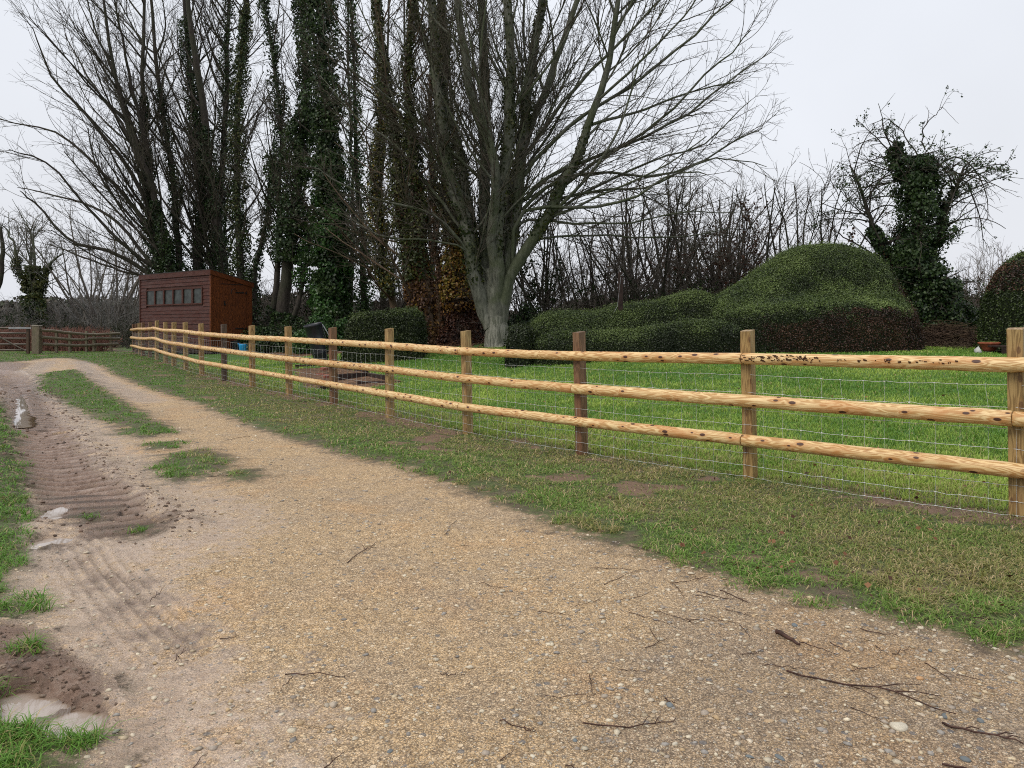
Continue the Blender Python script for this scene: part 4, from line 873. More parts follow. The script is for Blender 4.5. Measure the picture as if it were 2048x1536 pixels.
tree('twin_trunked_tree', 'twin brown trunks clad in rusty brown and olive creeper leaves', [
    ([(846, 696), (835, 640), (822, 540), (808, 430), (798, 330), (770, 150), (745, -60)], 0.196, 0.070, .3),
    ([(852, 696), (858, 640), (846, 540), (836, 430), (823, 300), (815, 150), (830, -60)], 0.189, 0.063, -.3)], 20.5, barkm='bark_brown', levels=L_SLIM,
    ivy=[(0, .12, .6, .10, 5500, 'brown', None), (1, .02, .6, .12, 7000, 'brown', None), (0, .3, 1, .22, 8000, 'mix', None), (1, .3, 1, .20, 8000, 'mix', None), (1, .1, .4, .12, 700, 'orange', None), (0, .15, .45, .12, 700, 'orange', None)])
tree('creeper_clad_tree', 'thick trunk wrapped in red brown creeper stems with a patch of orange leaves', [
    ([(922, 696), (920, 620), (912, 520), (903, 430), (890, 300), (885, 100), (880, -60)], 0.308, 0.084, .3), ([(880, 690), (880, 600), (872, 480), (866, 330), (858, 150)], 0.126, 0.042, .8),
    ([(938, 690), (945, 600), (930, 480), (920, 350)], 0.126, 0.056, .6)], 22.5, barkm='bark_brown', levels=L_SLIM,
    ivy=[(0, .0, .30, .22, 9000, 'redbrown', None), (0, .16, .5, .30, 3200, 'orange', None), (0, .2, .6, .28, 3500, 'yellow', None), (0, .4, 1, .3, 8000, 'mix', None), (2, .0, .6, .25, 5000, 'redbrown', None), (1, .1, 1, .15, 3000, 'brown', None)])
for (px, lean, Y, h, lab) in [(700, 6, 30, 250, 'thin dark trunk seen behind the ivy column'), (770, -10, 29, 200, 'thin dark trunk behind the yellow ivied trunk'), (815, 8, 31, 150, 'thin grey trunk behind the twin brown trunks'), (872, -12, 27, 120, 'pale thin trunk between the twin trunks and the creeper tree'), (905, 18, 33, 200, 'thin trunk seen past the orange leaved creeper')]:
    tree('slender_bare_tree', lab, [([(px, 680), (px + lean * .5, 560), (px + lean, 400), (px, 240), (px - lean, h - 260)], 0.117, 0.028, 0)], Y, levels=L_SLIM, twigm='twig_grey', barkm='bark_dark')
# bushes at the foot of the ivy trees
def bush(name, label, c, r, n, pal, size=(.05, .09), group=None, twigs=True, cat='bush'):
    root = empty(name, (c[0], c[1], c[2])); tag(root, label, cat, group)
    v = unit(rng.normal(0, 1, (n, 3))); v[:, 2] = np.abs(v[:, 2]); nn = fbm(v[:, 0] * 2.5 + c[0], v[:, 2] * 2.5 + v[:, 1] * 2, 81, 4); rad = (1 + nn * 1.1) * (.55 + .45 * rng.random(n) ** .5)
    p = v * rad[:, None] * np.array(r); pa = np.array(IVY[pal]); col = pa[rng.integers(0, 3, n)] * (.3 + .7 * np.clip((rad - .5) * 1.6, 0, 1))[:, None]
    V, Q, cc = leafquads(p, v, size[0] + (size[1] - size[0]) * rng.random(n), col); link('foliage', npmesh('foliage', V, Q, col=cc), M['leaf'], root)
    if twigs:
        m = 26; st = np.zeros((m, 7, 3)); d = unit(rng.normal(0, 1, (m, 3)) * [1, 1, .5] + [0, 0, 1.0])
        for k in range(1, 7): d = unit(d + rng.normal(0, .12, d.shape)); st[:, k] = st[:, k - 1] + d * np.array(r) * .19
        R_ = np.full((m, 7), .012) * np.linspace(1, .4, 7); ch = children(st, R_, 5, 38, (.3, .8), .006, .003, 5)
        V, Q = merge([tubes(st, R_, 5), tubes(*ch, 3)]); link('stems', npmesh('stems', V, Q), M['twig_dark'], root)
    return root
def gz(x, y): return float(zbase(np.array([x]), np.array([y]))[0])
for (px, Y, rx, rz_, n, pal, lab) in [(560, 24.5, .9, .9, 7000, 'dark', 'low dark ivy bush at the foot of the thick leaning trunk'), (602, 23.5, .5, 1.0, 6000, 'dark', 'upright dark ivy bush between the leaning trunk and the black bin'), (650, 22.8, 1.0, 1.1, 9000, 'green', 'rounded ivy bush behind the black tipped bin'),
    (520, 26, .7, .8, 4500, 'dark', 'dark bush beside the shed end wall'), (1045, 21.5, .75, 1.1, 6000, 'dark', 'dark holly like bush just past the pale tree bole'), (740, 26, .8, .8, 4500, 'dark', 'dark undergrowth bush behind the small box hedge'), (880, 25, 1.3, .9, 6000, 'brown', 'brown leafed bramble bush behind the creeper trunk'), (915, 22.0, .7, .55, 4000, 'redbrown', 'red brown bramble clump at the creeper trunk foot'),
    (1865, 19.3, .95, 2.2, 15000, 'dark', 'tall dark ivy mass wrapping the foot of the solitary ivied tree'), (1925, 20.5, .9, 1.1, 7000, 'dark', 'rounded dark bush above the brush heap')]:
    X = (px - 1024) / F * Y; bush('ivy_bush' if pal in ('dark', 'green') else 'bramble_bush', lab, (X, Y, gz(X, Y) - .05), (rx, rx * .8, rz_), n, pal)

# tree with ivy and arching bare shoots, right
LV_WEEP = [dict(per_m=8, ang=58, Lr=(.9, 2.2), r0=.03, rmin=.006, npts=12, t0=.2, t1=1, up=-.04, jit=.13, shrink=.3), dict(per_m=3.6, ang=40, Lr=(.5, 1.3), r0=.012, rmin=.0045, npts=7, up=-.06, jit=.14), dict(per_m=3, ang=45, Lr=(.15, .55), r0=.006, rmin=.003, npts=4, up=-.08, jit=.2)]
tree('ivy_choked_tree', 'solitary dark tree choked with ivy, thin arching shoots hanging at its side', [
    ([(1862, 705), (1858, 640), (1845, 560), (1835, 450), (1838, 370), (1850, 315)], .30, .05, 0),
    ([(1850, 640), (1800, 560), (1755, 480), (1735, 420), (1700, 330)], .12, .02, .8), ([(1850, 560), (1880, 460), (1905, 380), (1930, 330)], .10, .02, -.6), ([(1840, 450), (1815, 370), (1790, 325), (1798, 290)], .09, .02, .5)],
    19.5, levels=LV_WEEP, leaves=7000, leafpal='dark', leafsize=(.03, .06),
    hand=[([(1845, 480), (1890, 370), (1940, 370), (1962, 440), (1966, 500)], .03, .006, .3), ([(1845, 420), (1880, 330), (1930, 320), (1965, 370), (1975, 440)], .03, .006, -.5), ([(1850, 300), (1845, 260), (1870, 230), (1885, 212)], .02, .005, 0),
          ([(1840, 320), (1810, 270), (1770, 240), (1740, 250)], .02, .005, .2), ([(1760, 480), (1720, 400), (1700, 320), (1690, 290)], .02, .005, .4), ([(1790, 540), (1730, 500), (1680, 470), (1650, 450)], .03, .006, .2), ([(1830, 350), (1780, 280), (1735, 280), (1700, 300)], .02, .005, .9)],
    ivy=[(0, .0, .55, .85, 26000, 'dark', dict(size=(.06, .10))), (0, .35, 1.0, .80, 17000, 'dark', dict(size=(.05, .09))), (1, .0, .6, .35, 3500, 'dark', None), (2, .1, .7, .12, 900, 'dark', None), (3, .1, 1, .30, 3000, 'dark', None)])
bush('rusty_leafed_shrub', 'dense thorny shrub with rusty leaves filling the near side of the solitary ivied tree', (P3(1765, 0, 20.3)[0], 20.3, gz(9.8, 20.3) + .4), (.95, .8, 2.6), 6500, 'redbrown', (.03, .06), None, True, 'shrub')
bush('ivy_bush', 'dark ivy shoulder high on the near side of the solitary tree', (P3(1800, 0, 19.8)[0], 19.8, gz(9.8, 20.3) + .6), (.55, .6, 2.4), 7000, 'dark', (.04, .08))

# shrubs and small bare trees behind the hedges: prototypes copied
def shrub_mesh(h, spread, nst, lv, seed_pal=None, nl=0):
    st = np.zeros((nst, 10, 3)); d = unit(rng.normal(0, 1, (nst, 3)) * [spread, spread, .2] + [0, 0, 1]); st[:, 0, :2] = rng.normal(0, .18 * h / 4, (nst, 2))
    for k in range(1, 10): d = unit(d + rng.normal(0, .09, d.shape) + [0, 0, .02]); st[:, k] = st[:, k - 1] + d * h / 9 * (.7 + .4 * rng.random((nst, 1)))
    R_ = .035 * h / 4 * (.5 + .7 * rng.random((nst, 1))) * np.linspace(1, .25, 10)[None]; cur = (st, R_); tr = [tubes(*cur, 6)]; cr = []
    for i, L in enumerate(lv):
        cur = children(*cur, **L); cr.append(tubes(*cur, 4 if i == 0 else 3))
    out = [npmesh('trunk', *merge(tr), smooth=True), npmesh('crown', *merge(cr))]
    if nl:
        p = cur[0].reshape(-1, 3); p = p[rng.integers(0, len(p), nl * 2)]; cn = fbm(p[:, 0], p[:, 2], 5, 3); p = p[cn > 0][:nl]; pal = np.array(IVY[seed_pal]); V, Q, c = leafquads(p, rng.normal(0, 1, p.shape), .04 + .05 * rng.random(len(p)), pal[rng.integers(0, 3, len(p))]); out.append(npmesh('leaves', V, Q, col=c))
    return out
LS = [dict(per_m=2.5, ang=36, Lr=(.9, 2.2), r0=.018, rmin=.006, npts=8, t0=.2, up=.03, jit=.13), dict(per_m=2.8, ang=38, Lr=(.4, 1.1), r0=.009, rmin=.0040, npts=5, up=.0, jit=.16), dict(per_m=3.5, ang=42, Lr=(.15, .4), r0=.005, rmin=.0035, npts=3, up=0, jit=.2)]
LF = [dict(per_m=1.5, ang=36, Lr=(1.8, 3.6), r0=.03, rmin=.012, npts=8, t0=.25, up=.05, jit=.12), dict(per_m=2.2, ang=36, Lr=(.6, 1.6), r0=.014, rmin=.009, npts=5, up=.02, jit=.14), dict(per_m=2.4, ang=40, Lr=(.3, .7), r0=.009, rmin=.007, npts=3, up=0, jit=.18)]
protos = {'tall': shrub_mesh(5.2, .38, 12, LS), 'wide': shrub_mesh(3.6, .8, 16, LS), 'rusty': shrub_mesh(3.8, .5, 14, LS, 'redbrown', 2600), 'tree': shrub_mesh(8.5, .30, 5, LF), 'leafy': shrub_mesh(3.0, .6, 12, LS, 'dark', 5000)}
def place(kind, px, Y, sc, rz_, name, label, group, tw='twig_dark', bk='bark_dark', dz=0, cat='shrub'):
    X = (px - 1024) / F * Y; r = empty(name, (X, Y, gz(X, Y) - .05 + dz), rz_); r.scale = (sc,) * 3; tag(r, label, cat, group)
    for me in protos[kind]:
        o = bpy.data.objects.new(me.name.split('.')[0], me); C.objects.link(o); o.parent = r
        if not me.materials: me.materials.append(None)
        o.material_slots[0].link = 'OBJECT'; o.material_slots[0].material = M['leaf'] if 'leaves' in me.name else M[bk] if 'trunk' in me.name else M[tw]
    return r
mid = [('tall', 1100, 24, 1.0), ('wide', 1060, 23, .8), ('tall', 1180, 27, .95), ('leafy', 1120, 22, .7), ('wide', 1210, 25, .95), ('tall', 1290, 24, 1.0), ('tall', 1330, 27, 1.25), ('wide', 1390, 24, 1.0), ('rusty', 1440, 23, 1.1), ('tall', 1470, 26, 1.05), ('rusty', 1500, 24, 1.0), ('wide', 1540, 25, .9),
       ('tall', 1585, 21.5, .98), ('tall', 1250, 30, 1.2), ('wide', 1150, 30, 1.1), ('rusty', 1370, 30, 1.3), ('tall', 1420, 31, 1.3), ('leafy', 1290, 22.5, .6), ('leafy', 1500, 22, .55), ('leafy', 1050, 24, 1.0), ('wide', 1650, 24, .9), ('leafy', 1930, 23, .62), ('wide', 1900, 24, .6), ('rusty', 1960, 25, .6), ('leafy', 1400, 22.5, .7), ('wide', 960, 28, 1.0), ('wide', 860, 30, 1.0), ('wide', 780, 31, 1.0), ('leafy', 740, 30, .9), ('wide', 600, 33, 1.0), ('leafy', 545, 33, .8), ('leafy', 630, 30, .9), ('tall', 830, 33, 1.0), ('wide', 540, 36, 1.0), ('leafy', 2000, 24, .62)]
SL = {'tall': ('bare_shrub', 'tall leafless shrub of many thin stems standing behind the hedges', 'leafless tall shrubs behind the hedges'), 'wide': ('bare_shrub', 'spreading leafless thorn shrub tangled behind the garden', 'leafless spreading shrubs behind the garden'),
      'rusty': ('bare_shrub', 'thorn shrub still holding a few dark red leaves behind the hedges', 'red leafed thorn shrubs behind the hedges'), 'leafy': ('evergreen_shrub', 'dark evergreen undergrowth shrub beneath the bare shrubs', 'dark evergreen shrubs behind the garden'), 'tree': ('distant_tree', '', '')}
for i, (k, px, Y, sc) in enumerate(mid):
    sc = sc * 1.04 if k in ('tall', 'wide', 'rusty') and px < 1600 else sc
    nm, lb, gp = SL[k]; lb = 'open vase shaped bare shrub just behind the dome hedge shoulder' if i == 12 else lb
    place(k, px, Y, sc, rng.random() * 6.28, nm, lb, None if i == 12 else gp, 'twig_dark' if k in ('rusty', 'leafy') or (k == 'tall' and i % 3 == 0) else 'twig_grey')
# left background
leftb = [('wide', -10, 34, 0.79), ('wide', 30, 36, 0.72), ('leafy', 20, 33, 0.61), ('wide', 120, 36, 0.72), ('leafy', 110, 35, 0.55), ('wide', 170, 38, 0.79), ('leafy', 150, 34, 0.44), ('wide', 215, 36, 0.86), ('leafy', 205, 36, 0.44), ('wide', 262, 38, 0.86), ('leafy', 255, 34, 0.44), ('leafy', -25, 35, 0.66), ('leafy', 70, 37, 0.55), ('tall', 225, 37, 1.5), ('tall', 182, 40, 1.35), ('tall', 250, 42, 1.3), ('wide', 70, 42, 0.79), ('wide', 300, 38, 0.86), ('leafy', 180, 42, 0.66), ('leafy', 300, 42, 0.66), ('leafy', 235, 40, 0.66), ('leafy', -60, 40, 0.77)]
for (k, px, Y, sc) in leftb:
    nm = 'evergreen_shrub' if k == 'leafy' else 'bare_shrub'
    lb, gp = {'leafy': ('dark evergreen shrub in the far hedgerow past the field gate', 'evergreen shrubs past the gate'), 'wide': ('grey leafless hedgerow shrub past the field gate', 'leafless shrubs past the gate'), 'tall': ('slender bare hedgerow tree standing between the gate and the shed', 'slender bare trees past the gate')}[k]
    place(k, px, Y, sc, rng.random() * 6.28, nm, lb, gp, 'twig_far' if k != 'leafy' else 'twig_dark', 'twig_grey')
tree('hedgerow_tree', 'pollard like tree with ivied low crown and bare forked limbs behind the gate', [
    ([(72, 705), (72, 640), (70, 590), (68, 560), (70, 520), (66, 455)], .17, .02, 0), ([(72, 600), (50, 560), (34, 530), (30, 490), (10, 455)], .12, .03, 0), ([(74, 590), (88, 560), (98, 530), (120, 510)], .11, .03, 0), ([(70, 560), (60, 530), (64, 480), (52, 445)], .09, .03, .5)],
    36, twigm='twig_grey', barkm='bark_grey_green', levels=[dict(per_m=4, ang=40, Lr=(1, 2.8), r0=.035, rmin=.011, npts=9, t0=.2, up=.06, jit=.12), dict(per_m=2.4, ang=36, Lr=(.5, 1.2), r0=.014, rmin=.007, npts=5, up=.02), dict(per_m=2.5, ang=40, Lr=(.2, .6), r0=.008, rmin=.006, npts=3, up=0)],
    ivy=[(0, .0, .75, .9, 8000, 'mix', dict(size=(.08, .14))), (1, .0, .6, .35, 2000, 'mix', None), (2, .0, .6, .35, 2000, 'mix', None), (0, .0, .5, .9, 4000, 'dark', dict(size=(.08, .14)))])
tree('hedgerow_tree', 'leafless tree cut by the frame edge beside the ivied hedgerow tree', [([(-22, 705), (-14, 600), (0, 560), (5, 500), (2, 455)], .2, .05, 0)], 35, twigm='twig_grey', levels=[dict(per_m=2, ang=40, Lr=(1, 2.6), r0=.03, rmin=.011, npts=9, t0=.35, up=.06, jit=.12), dict(per_m=2.4, ang=36, Lr=(.5, 1.2), r0=.014, rmin=.007, npts=5, up=.02), dict(per_m=2.5, ang=40, Lr=(.2, .6), r0=.008, rmin=.006, npts=3, up=0)])
# distant trees
for i, (px, Y, sc) in enumerate([(1930, 75, .95), (1965, 78, 1.12), (1995, 82, 1.2), (2035, 80, 1.15), (2075, 78, 1.2), (1900, 80, .85), (1560, 60, .95), (1610, 62, .9), (1650, 66, .8), (1500, 58, .9), (1440, 56, .85), (1380, 60, .9), (1300, 62, .9), (1200, 60, .8), (1120, 58, .75)]):
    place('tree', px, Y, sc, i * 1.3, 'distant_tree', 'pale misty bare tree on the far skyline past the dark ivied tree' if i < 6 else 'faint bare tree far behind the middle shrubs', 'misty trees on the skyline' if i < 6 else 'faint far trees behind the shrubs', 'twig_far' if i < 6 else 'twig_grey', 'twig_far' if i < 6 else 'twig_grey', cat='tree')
# far wood closing the horizon: one mass of twigs and leaf
def far_wood():
    n = 150000; a = rng.uniform(-1.0, 1.0, n); D = rng.uniform(44, 60, n); x = np.tan(a * .75) * D; y = D
    top = 1.5 + 1.3 * vnoise(x * .16, y * .05, 90) + .9 * vnoise(x * .6, y * .1, 91); top *= np.where(x < -14, 1.1, 1.0)
    z = rng.random(n) ** .8 * top + .1
    c = np.stack([x, y, z], 1); pal = np.array([(.05, .048, .040), (.075, .066, .056), (.045, .052, .03), (.10, .085, .07)])
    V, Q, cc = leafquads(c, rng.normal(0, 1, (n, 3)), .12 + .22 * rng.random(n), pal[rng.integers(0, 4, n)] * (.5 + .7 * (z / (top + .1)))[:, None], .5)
    tag(link('far_wood', npmesh('far_wood', V, Q, col=cc), M['dry_leaf']), 'dull brown far wood closing the horizon behind all the trees', 'wood', kind='stuff')
far_wood()

# ------------------------------------------------------------------ clipped hedges
def hedge(name, label, x0, x1, y0, y1, hfun, n, colf, size=(.028, .05), step=.06):
    xs = np.arange(x0, x1 + step, step); ys = np.arange(y0, y1 + step, step); X, Y = np.meshgrid(xs, ys, indexing='ij')
    zb = zbase(X.ravel(), Y.ravel()).reshape(X.shape); Hh = hfun(X, Y); Hh = Hh + .045 * fbm(X * 2.2, Y * 2.2, 61, 4) * (Hh > .05) * 2
    Z = zb - .05 + np.where(Hh > 0, Hh, 0)
    nx, ny = X.shape; o = np.array([(x0 + x1) / 2, (y0 + y1) / 2, float(zb.mean())])
    V = np.stack([X, Y, Z], -1).reshape(-1, 3)
    # push steep walls about so they are not flat
    V[:, 0] += .05 * fbm(V[:, 1] * 3 + V[:, 2] * 2, V[:, 2] * 3, 62, 3); V[:, 1] += .10 * fbm(V[:, 0] * 2.2, V[:, 2] * 2.6, 63, 4)
    i = np.arange(nx - 1)[:, None]; j = np.arange(ny - 1)[None]; Q = np.stack([i * ny + j, (i + 1) * ny + j, (i + 1) * ny + j + 1, i * ny + j + 1], -1).reshape(-1, 4)
    keep = (Hh.ravel()[Q] > 0.02).any(1); Q = Q[keep]
    root = empty(name, tuple(o)); tag(root, label, 'hedge')
    core = V.copy(); core[:, 2] -= .03
    link('hedge_body', npmesh('hedge_body', core - o, Q, smooth=True), M['hedge_core'], root)
    a, b, c, d_ = (V[Q[:, k]] for k in range(4)); nrm = np.cross(c - a, d_ - b); ar = np.linalg.norm(nrm, axis=1) / 2; nrm = nrm / (2 * ar[:, None] + 1e-9)
    f = rng.choice(len(Q), n, p=ar / ar.sum()); u, v = rng.random((n, 1)), rng.random((n, 1))
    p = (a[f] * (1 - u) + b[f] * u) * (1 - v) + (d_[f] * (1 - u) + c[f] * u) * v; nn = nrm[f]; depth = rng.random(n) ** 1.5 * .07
    stray = rng.random(n) < .07 * (1 + 6 * fbm(p[:, 0] * 1.3, p[:, 1] * 1.3, 99, 3)); p = p - nn * (depth - .015 - .09 * stray * rng.random(n))[:, None]
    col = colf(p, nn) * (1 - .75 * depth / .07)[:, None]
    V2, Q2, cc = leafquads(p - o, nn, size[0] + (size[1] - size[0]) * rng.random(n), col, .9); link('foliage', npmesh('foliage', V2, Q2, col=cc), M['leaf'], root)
    return root
def sup(X, Y, cx, cy, a, b, p=2.6):
    return (np.abs((X - cx) / a) ** p + np.abs((Y - cy) / b) ** p) ** (1 / p)
def edgeprof(r, q=4.0): return np.where(r < 1, (1 - np.clip(r, 0, 1) ** q) ** (1 / 2.2), 0)
def domeH(X, Y):
    r = sup(X, Y, 6.86, 17.25, 2.44, 2.05, 2.8); e = edgeprof(r, 13)
    sk = 1.16 + .10 * fbm(X * 1.1, Y * 1.1, 64, 2) + .20 * sstep(15.9, 17.2, Y + .25 * np.sin(X * 1.1)) - .14 * sstep(6.0, 4.5, X) - .08 * np.exp(-((Y - 16.45) / .22) ** 2)
    dx = np.where(X > 7.7, (X - 7.7) / 1.82, (X - 7.7) / 1.88)
    dm = 1.20 * np.exp(-(np.hypot(dx, (Y - 17.85) / 1.30)) ** 3.0)
    return e * (sk + dm)
def lowH(X, Y):
    e = edgeprof(sup(X, Y, 2.75, 17.15, 2.45, 1.9, 8), 9)
    base = .72 + .05 * np.sin(X * 1.9) + .10 * fbm(X * 1.2, Y * 1.2, 65, 3) + .10 * sstep(3.6, 5.0, X)
    back = .44 * sstep(16.4, 17.4, Y) * (.62 + .38 * sstep(1.9, 2.7, X)) + .25 * sstep(3.3, 5.0, X) * sstep(16, 17.6, Y)
    dip = -.36 * np.exp(-((Y - 16.45 + .15 * np.sin(X * 1.3)) / .33) ** 2)
    return e * (base + back + dip)
GRN = np.array([(.022, .036, .010), (.066, .098, .024), (.14, .19, .052)]); BRN = np.array([(.035, .018, .012), (.095, .044, .026), (.17, .088, .048)])
def mixcol(p, pal, s=0, sc=1.0):
    n = len(p); w = np.clip(.45 + 1.9 * fbm(p[:, 0] * 1.5 * sc, p[:, 2] * 1.5 * sc + p[:, 1], 70 + s, 4) + rng.normal(0, .28, n), 0, .999) * 2; j = w.astype(int).clip(0, 1); f = (w - j)[:, None]; return pal[j] * (1 - f) + pal[j + 1] * f
def brownface(x_from, zcut, amount=.95, both=False):
    def f(p, nn):
        g_ = mixcol(p, GRN) * np.clip(.8 + .45 * nn[:, 2], .6, 1.3)[:, None]; b = mixcol(p, BRN, 3)  # green shaded by facing: upward leaves painted lighter, side leaves darker
        zb = zbase(p[:, 0], p[:, 1]); m = sstep(x_from, x_from + .7, p[:, 0] + 1.2 * fbm(p[:, 0] * 2, p[:, 2] * 2, 77, 3)) * sstep(zcut + .22, zcut - .22, p[:, 2] - zb + 1.3 * fbm(p[:, 0] * 1.6, p[:, 2] * 2, 78, 5) - .20 * (p[:, 0] - 7)) * (nn[:, 2] < .6) * amount
        return np.where((rng.random(len(p)) < m)[:, None], b, g_)
    return f
hedge('dome_hedge', 'large clipped evergreen hedge shaped like a dome with brown bare lower face', 4.2, 9.8, 15.0, 19.5, domeH, 300000, lambda p, nn: brownface(5.0, .86)(p, nn) * np.where(nn[:, 2] > .55, 1.12, .66)[:, None], (.018, .034))  # leaf colour lightened on top, darkened on the faces as painted shade
hedge('wavy_low_hedge', 'low wavy clipped hedge running between the big tree and the dome hedge', .2, 5.4, 15.0, 19.3, lowH, 190000, lambda p, nn: brownface(3.9, .45, .25)(p, nn) * np.where(nn[:, 2] > .55, .85, .5)[:, None], (.020, .036))  # side faces painted darker than the top to stand for shade
hedge('block_hedge', 'dark small square block of hedge right beside the pale tree bole', -.15, .45, 15.2, 17.2, lambda X, Y: edgeprof(sup(X, Y, .16, 16.2, .27, .85, 6), 8) * .87, 12000, lambda p, nn: mixcol(p, GRN) * .42)
hedge('box_hedge', 'plain rectangular green box hedge standing before the ivied trunks', -4.6, -2.0, 17.9, 20, lambda X, Y: edgeprof(sup(X, Y, -3.28, 18.9, 1.02, .75, 7), 9) * (1.30 + .04 * fbm(X * 2, Y * 2, 4, 2)), 42000, lambda p, nn: mixcol(p, GRN) * np.where(nn[:, 2] > .5, .8, .45)[:, None])  # shade on the upright sides is painted into the leaf colour
hedge('round_hedge', 'tall rounded hedge with a brown patch at the garden edge behind the clay bowl', 10.2, 14.4, 13.4, 17.6, lambda X, Y: edgeprof(sup(X, Y, 12.25, 15.6, 1.8, 1.8, 2.3), 4.2) * 2.35, 80000,
      lambda p, nn: np.where((rng.random(len(p)) < .8 * sstep(1.2, 1.35, p[:, 2] - zbase(p[:, 0], p[:, 1]) + .4 * fbm(p[:, 0], p[:, 2] * 2, 79, 3)) * sstep(2.2, 1.9, p[:, 2] - .6) * (nn[:, 2] < .7))[:, None], mixcol(p, BRN, 3), mixcol(p, GRN)))
# copper hedge past the old fence
def copper():
    root = empty('copper_hedge', (-18, 32, .2)); tag(root, 'low reddish brown leafless hedge behind the weathered rail fence', 'hedge')
    m = 800; x = rng.uniform(-22.5, -17.2, m); y = 31.3 + rng.normal(0, .35, m) - .25 * (x + 20); st = np.zeros((m, 6, 3)); st[:, 0] = np.stack([x, y, np.full(m, .15)], 1); d = unit(rng.normal(0, .35, (m, 3)) + [0, 0, 1])
    for k in range(1, 6): d = unit(d + rng.normal(0, .15, d.shape)); st[:, k] = st[:, k - 1] + d * .21 * (.8 + .3 * rng.random((m, 1)))
    R_ = np.full((m, 6), .009); ch = children(st, R_, 9, 40, (.2, .45), .006, .005, 4, up=.08)
    V, Q = merge([tubes(st, R_, 4), tubes(*ch, 3)]); link('stems', npmesh('stems', V - [-18, 32, .2], Q), M['twig_red'], root)
copper()

# ------------------------------------------------------------------ gate, old fence
def gate():
    Y = 27.6; zg = lambda X: gz(X, Y)
    ga = P3(72, 0, Y)[0]
    gp = empty('gate_post', (ga + .04, Y, zg(ga))); tag(gp, 'stout weathered square post where the gate meets the old rail fence', 'post')
    uvbox(0, 0, -.1, P3(72, 652, Y)[2] - zg(ga), .26, .26, .1, (0, 0), M['old_rail_wood'], gp, 'shaft', (0, 0, 0)); MB().box((0, 0, P3(72, 652, Y)[2] - zg(ga) + .018), (.29, .29, .035), taper=.7).build('cap', M['old_rail_wood'], gp)
    g0 = P3(58, 0, Y)[0]; gt = empty('field_gate', (g0, Y - .05, zg(g0) + .06)); tag(gt, 'dark weathered timber field gate with a metal top latch bar, standing closed', 'gate')
    L = 3.4; H = .92
    for k, h in enumerate((.08, .30, .52, .72, .92)): rail([(-L, 0, h), (-L / 2, 0, h), (0, 0, h)], .036, gt, M['gate_bar_wood'], 'bar', np.zeros(3), 8, 8)
    uvbox(0, 0, -.06, H + .12, .10, .09, 0, (0, 0), M['dark_post_wood'], gt, 'stile', (0, 0, 0)); uvbox(-L, 0, -.06, H + .05, .10, .09, 0, (0, 0), M['dark_post_wood'], gt, 'stile', (0, 0, 0))
    rail([(-1.6, -.05, .95), (-.9, -.05, .5), (-.05, -.05, .05)], .028, gt, M['gate_bar_wood'], 'brace', np.zeros(3), 8, 8)
    MB().box((-.25, -.09, H - .0), (.85, .03, .05)).build('latch_bar', M['gate_metal'], gt)
    fr = empty('weathered_rail_fence', (ga + .2, Y, zg(ga))); tag(fr, 'old grey three rail fence running between the gate post and the brown hedge', 'fence'); o = np.array([ga + .2, Y, zg(ga)])
    rows = [[(82, 660), (125, 664), (180, 669), (240, 667)], [(84, 674), (125, 678), (160, 680), (190, 677), (240, 677)], [(86, 688), (130, 690), (160, 691), (200, 689), (236, 688)]]
    for row in rows: rail([P3(a, b, Y + (a - 82) * .018) for a, b in row], .055, fr, M['old_rail_wood'], 'rail', o, 16, 8, .02)
    for a in (113, 140, 173, 188, 222):
        q = P3(a, 662, Y + (a - 82) * .018 + .12); uvbox(q[0], q[1], gz(q[0], q[1]) - .1, q[2] + .0, .09, .09, 0, (0, 0), M['old_rail_wood'], fr, 'post', o)
gate()

# ------------------------------------------------------------------ small things in the garden
def at2(px, py): c = at(px, py); return float(c[0]), float(c[1]), gz(*c)
# black bin, tipped
x, y, z = at2(648, 694); y = 18.3; x = (643 - 1024) / F * y; z = gz(x, y)
b = empty('compost_bin', (x, y, z + .10)); b.scale = (.92, .92, 1.36); tag(b, 'black ribbed plastic bin tipped at an angle before the ivy bushes', 'bin'); b.rotation_euler = (.1, -.22, .2)
MB().lathe([(0, 0), (.17, 0), (.185, .02), (.195, .16), (.20, .165), (.20, .19), (.197, .2), (.215, .42), (.22, .425), (.22, .45), (.217, .46), (.235, .68), (.25, .685), (.25, .72), (.24, .725), (.225, .70)], 32).build('body', M['black_plastic'], b, smooth=True)
MB().lathe([(0, .675), (.222, .685), (.224, .70)], 32).build('lid', M['black_plastic'], b, smooth=True)
MB().tube([(.25, 0, .68), (.33, -.02, .52), (.38, -.02, .36), (.42, 0, .2)], .014, 8).build('handle', M['gate_metal'], b, smooth=True)
MB().tube([(.235, -.05, .70), (.27, -.05, .35), (.2, -.05, .05)], .012, 8).build('handle', M['black_plastic'], b, smooth=True)
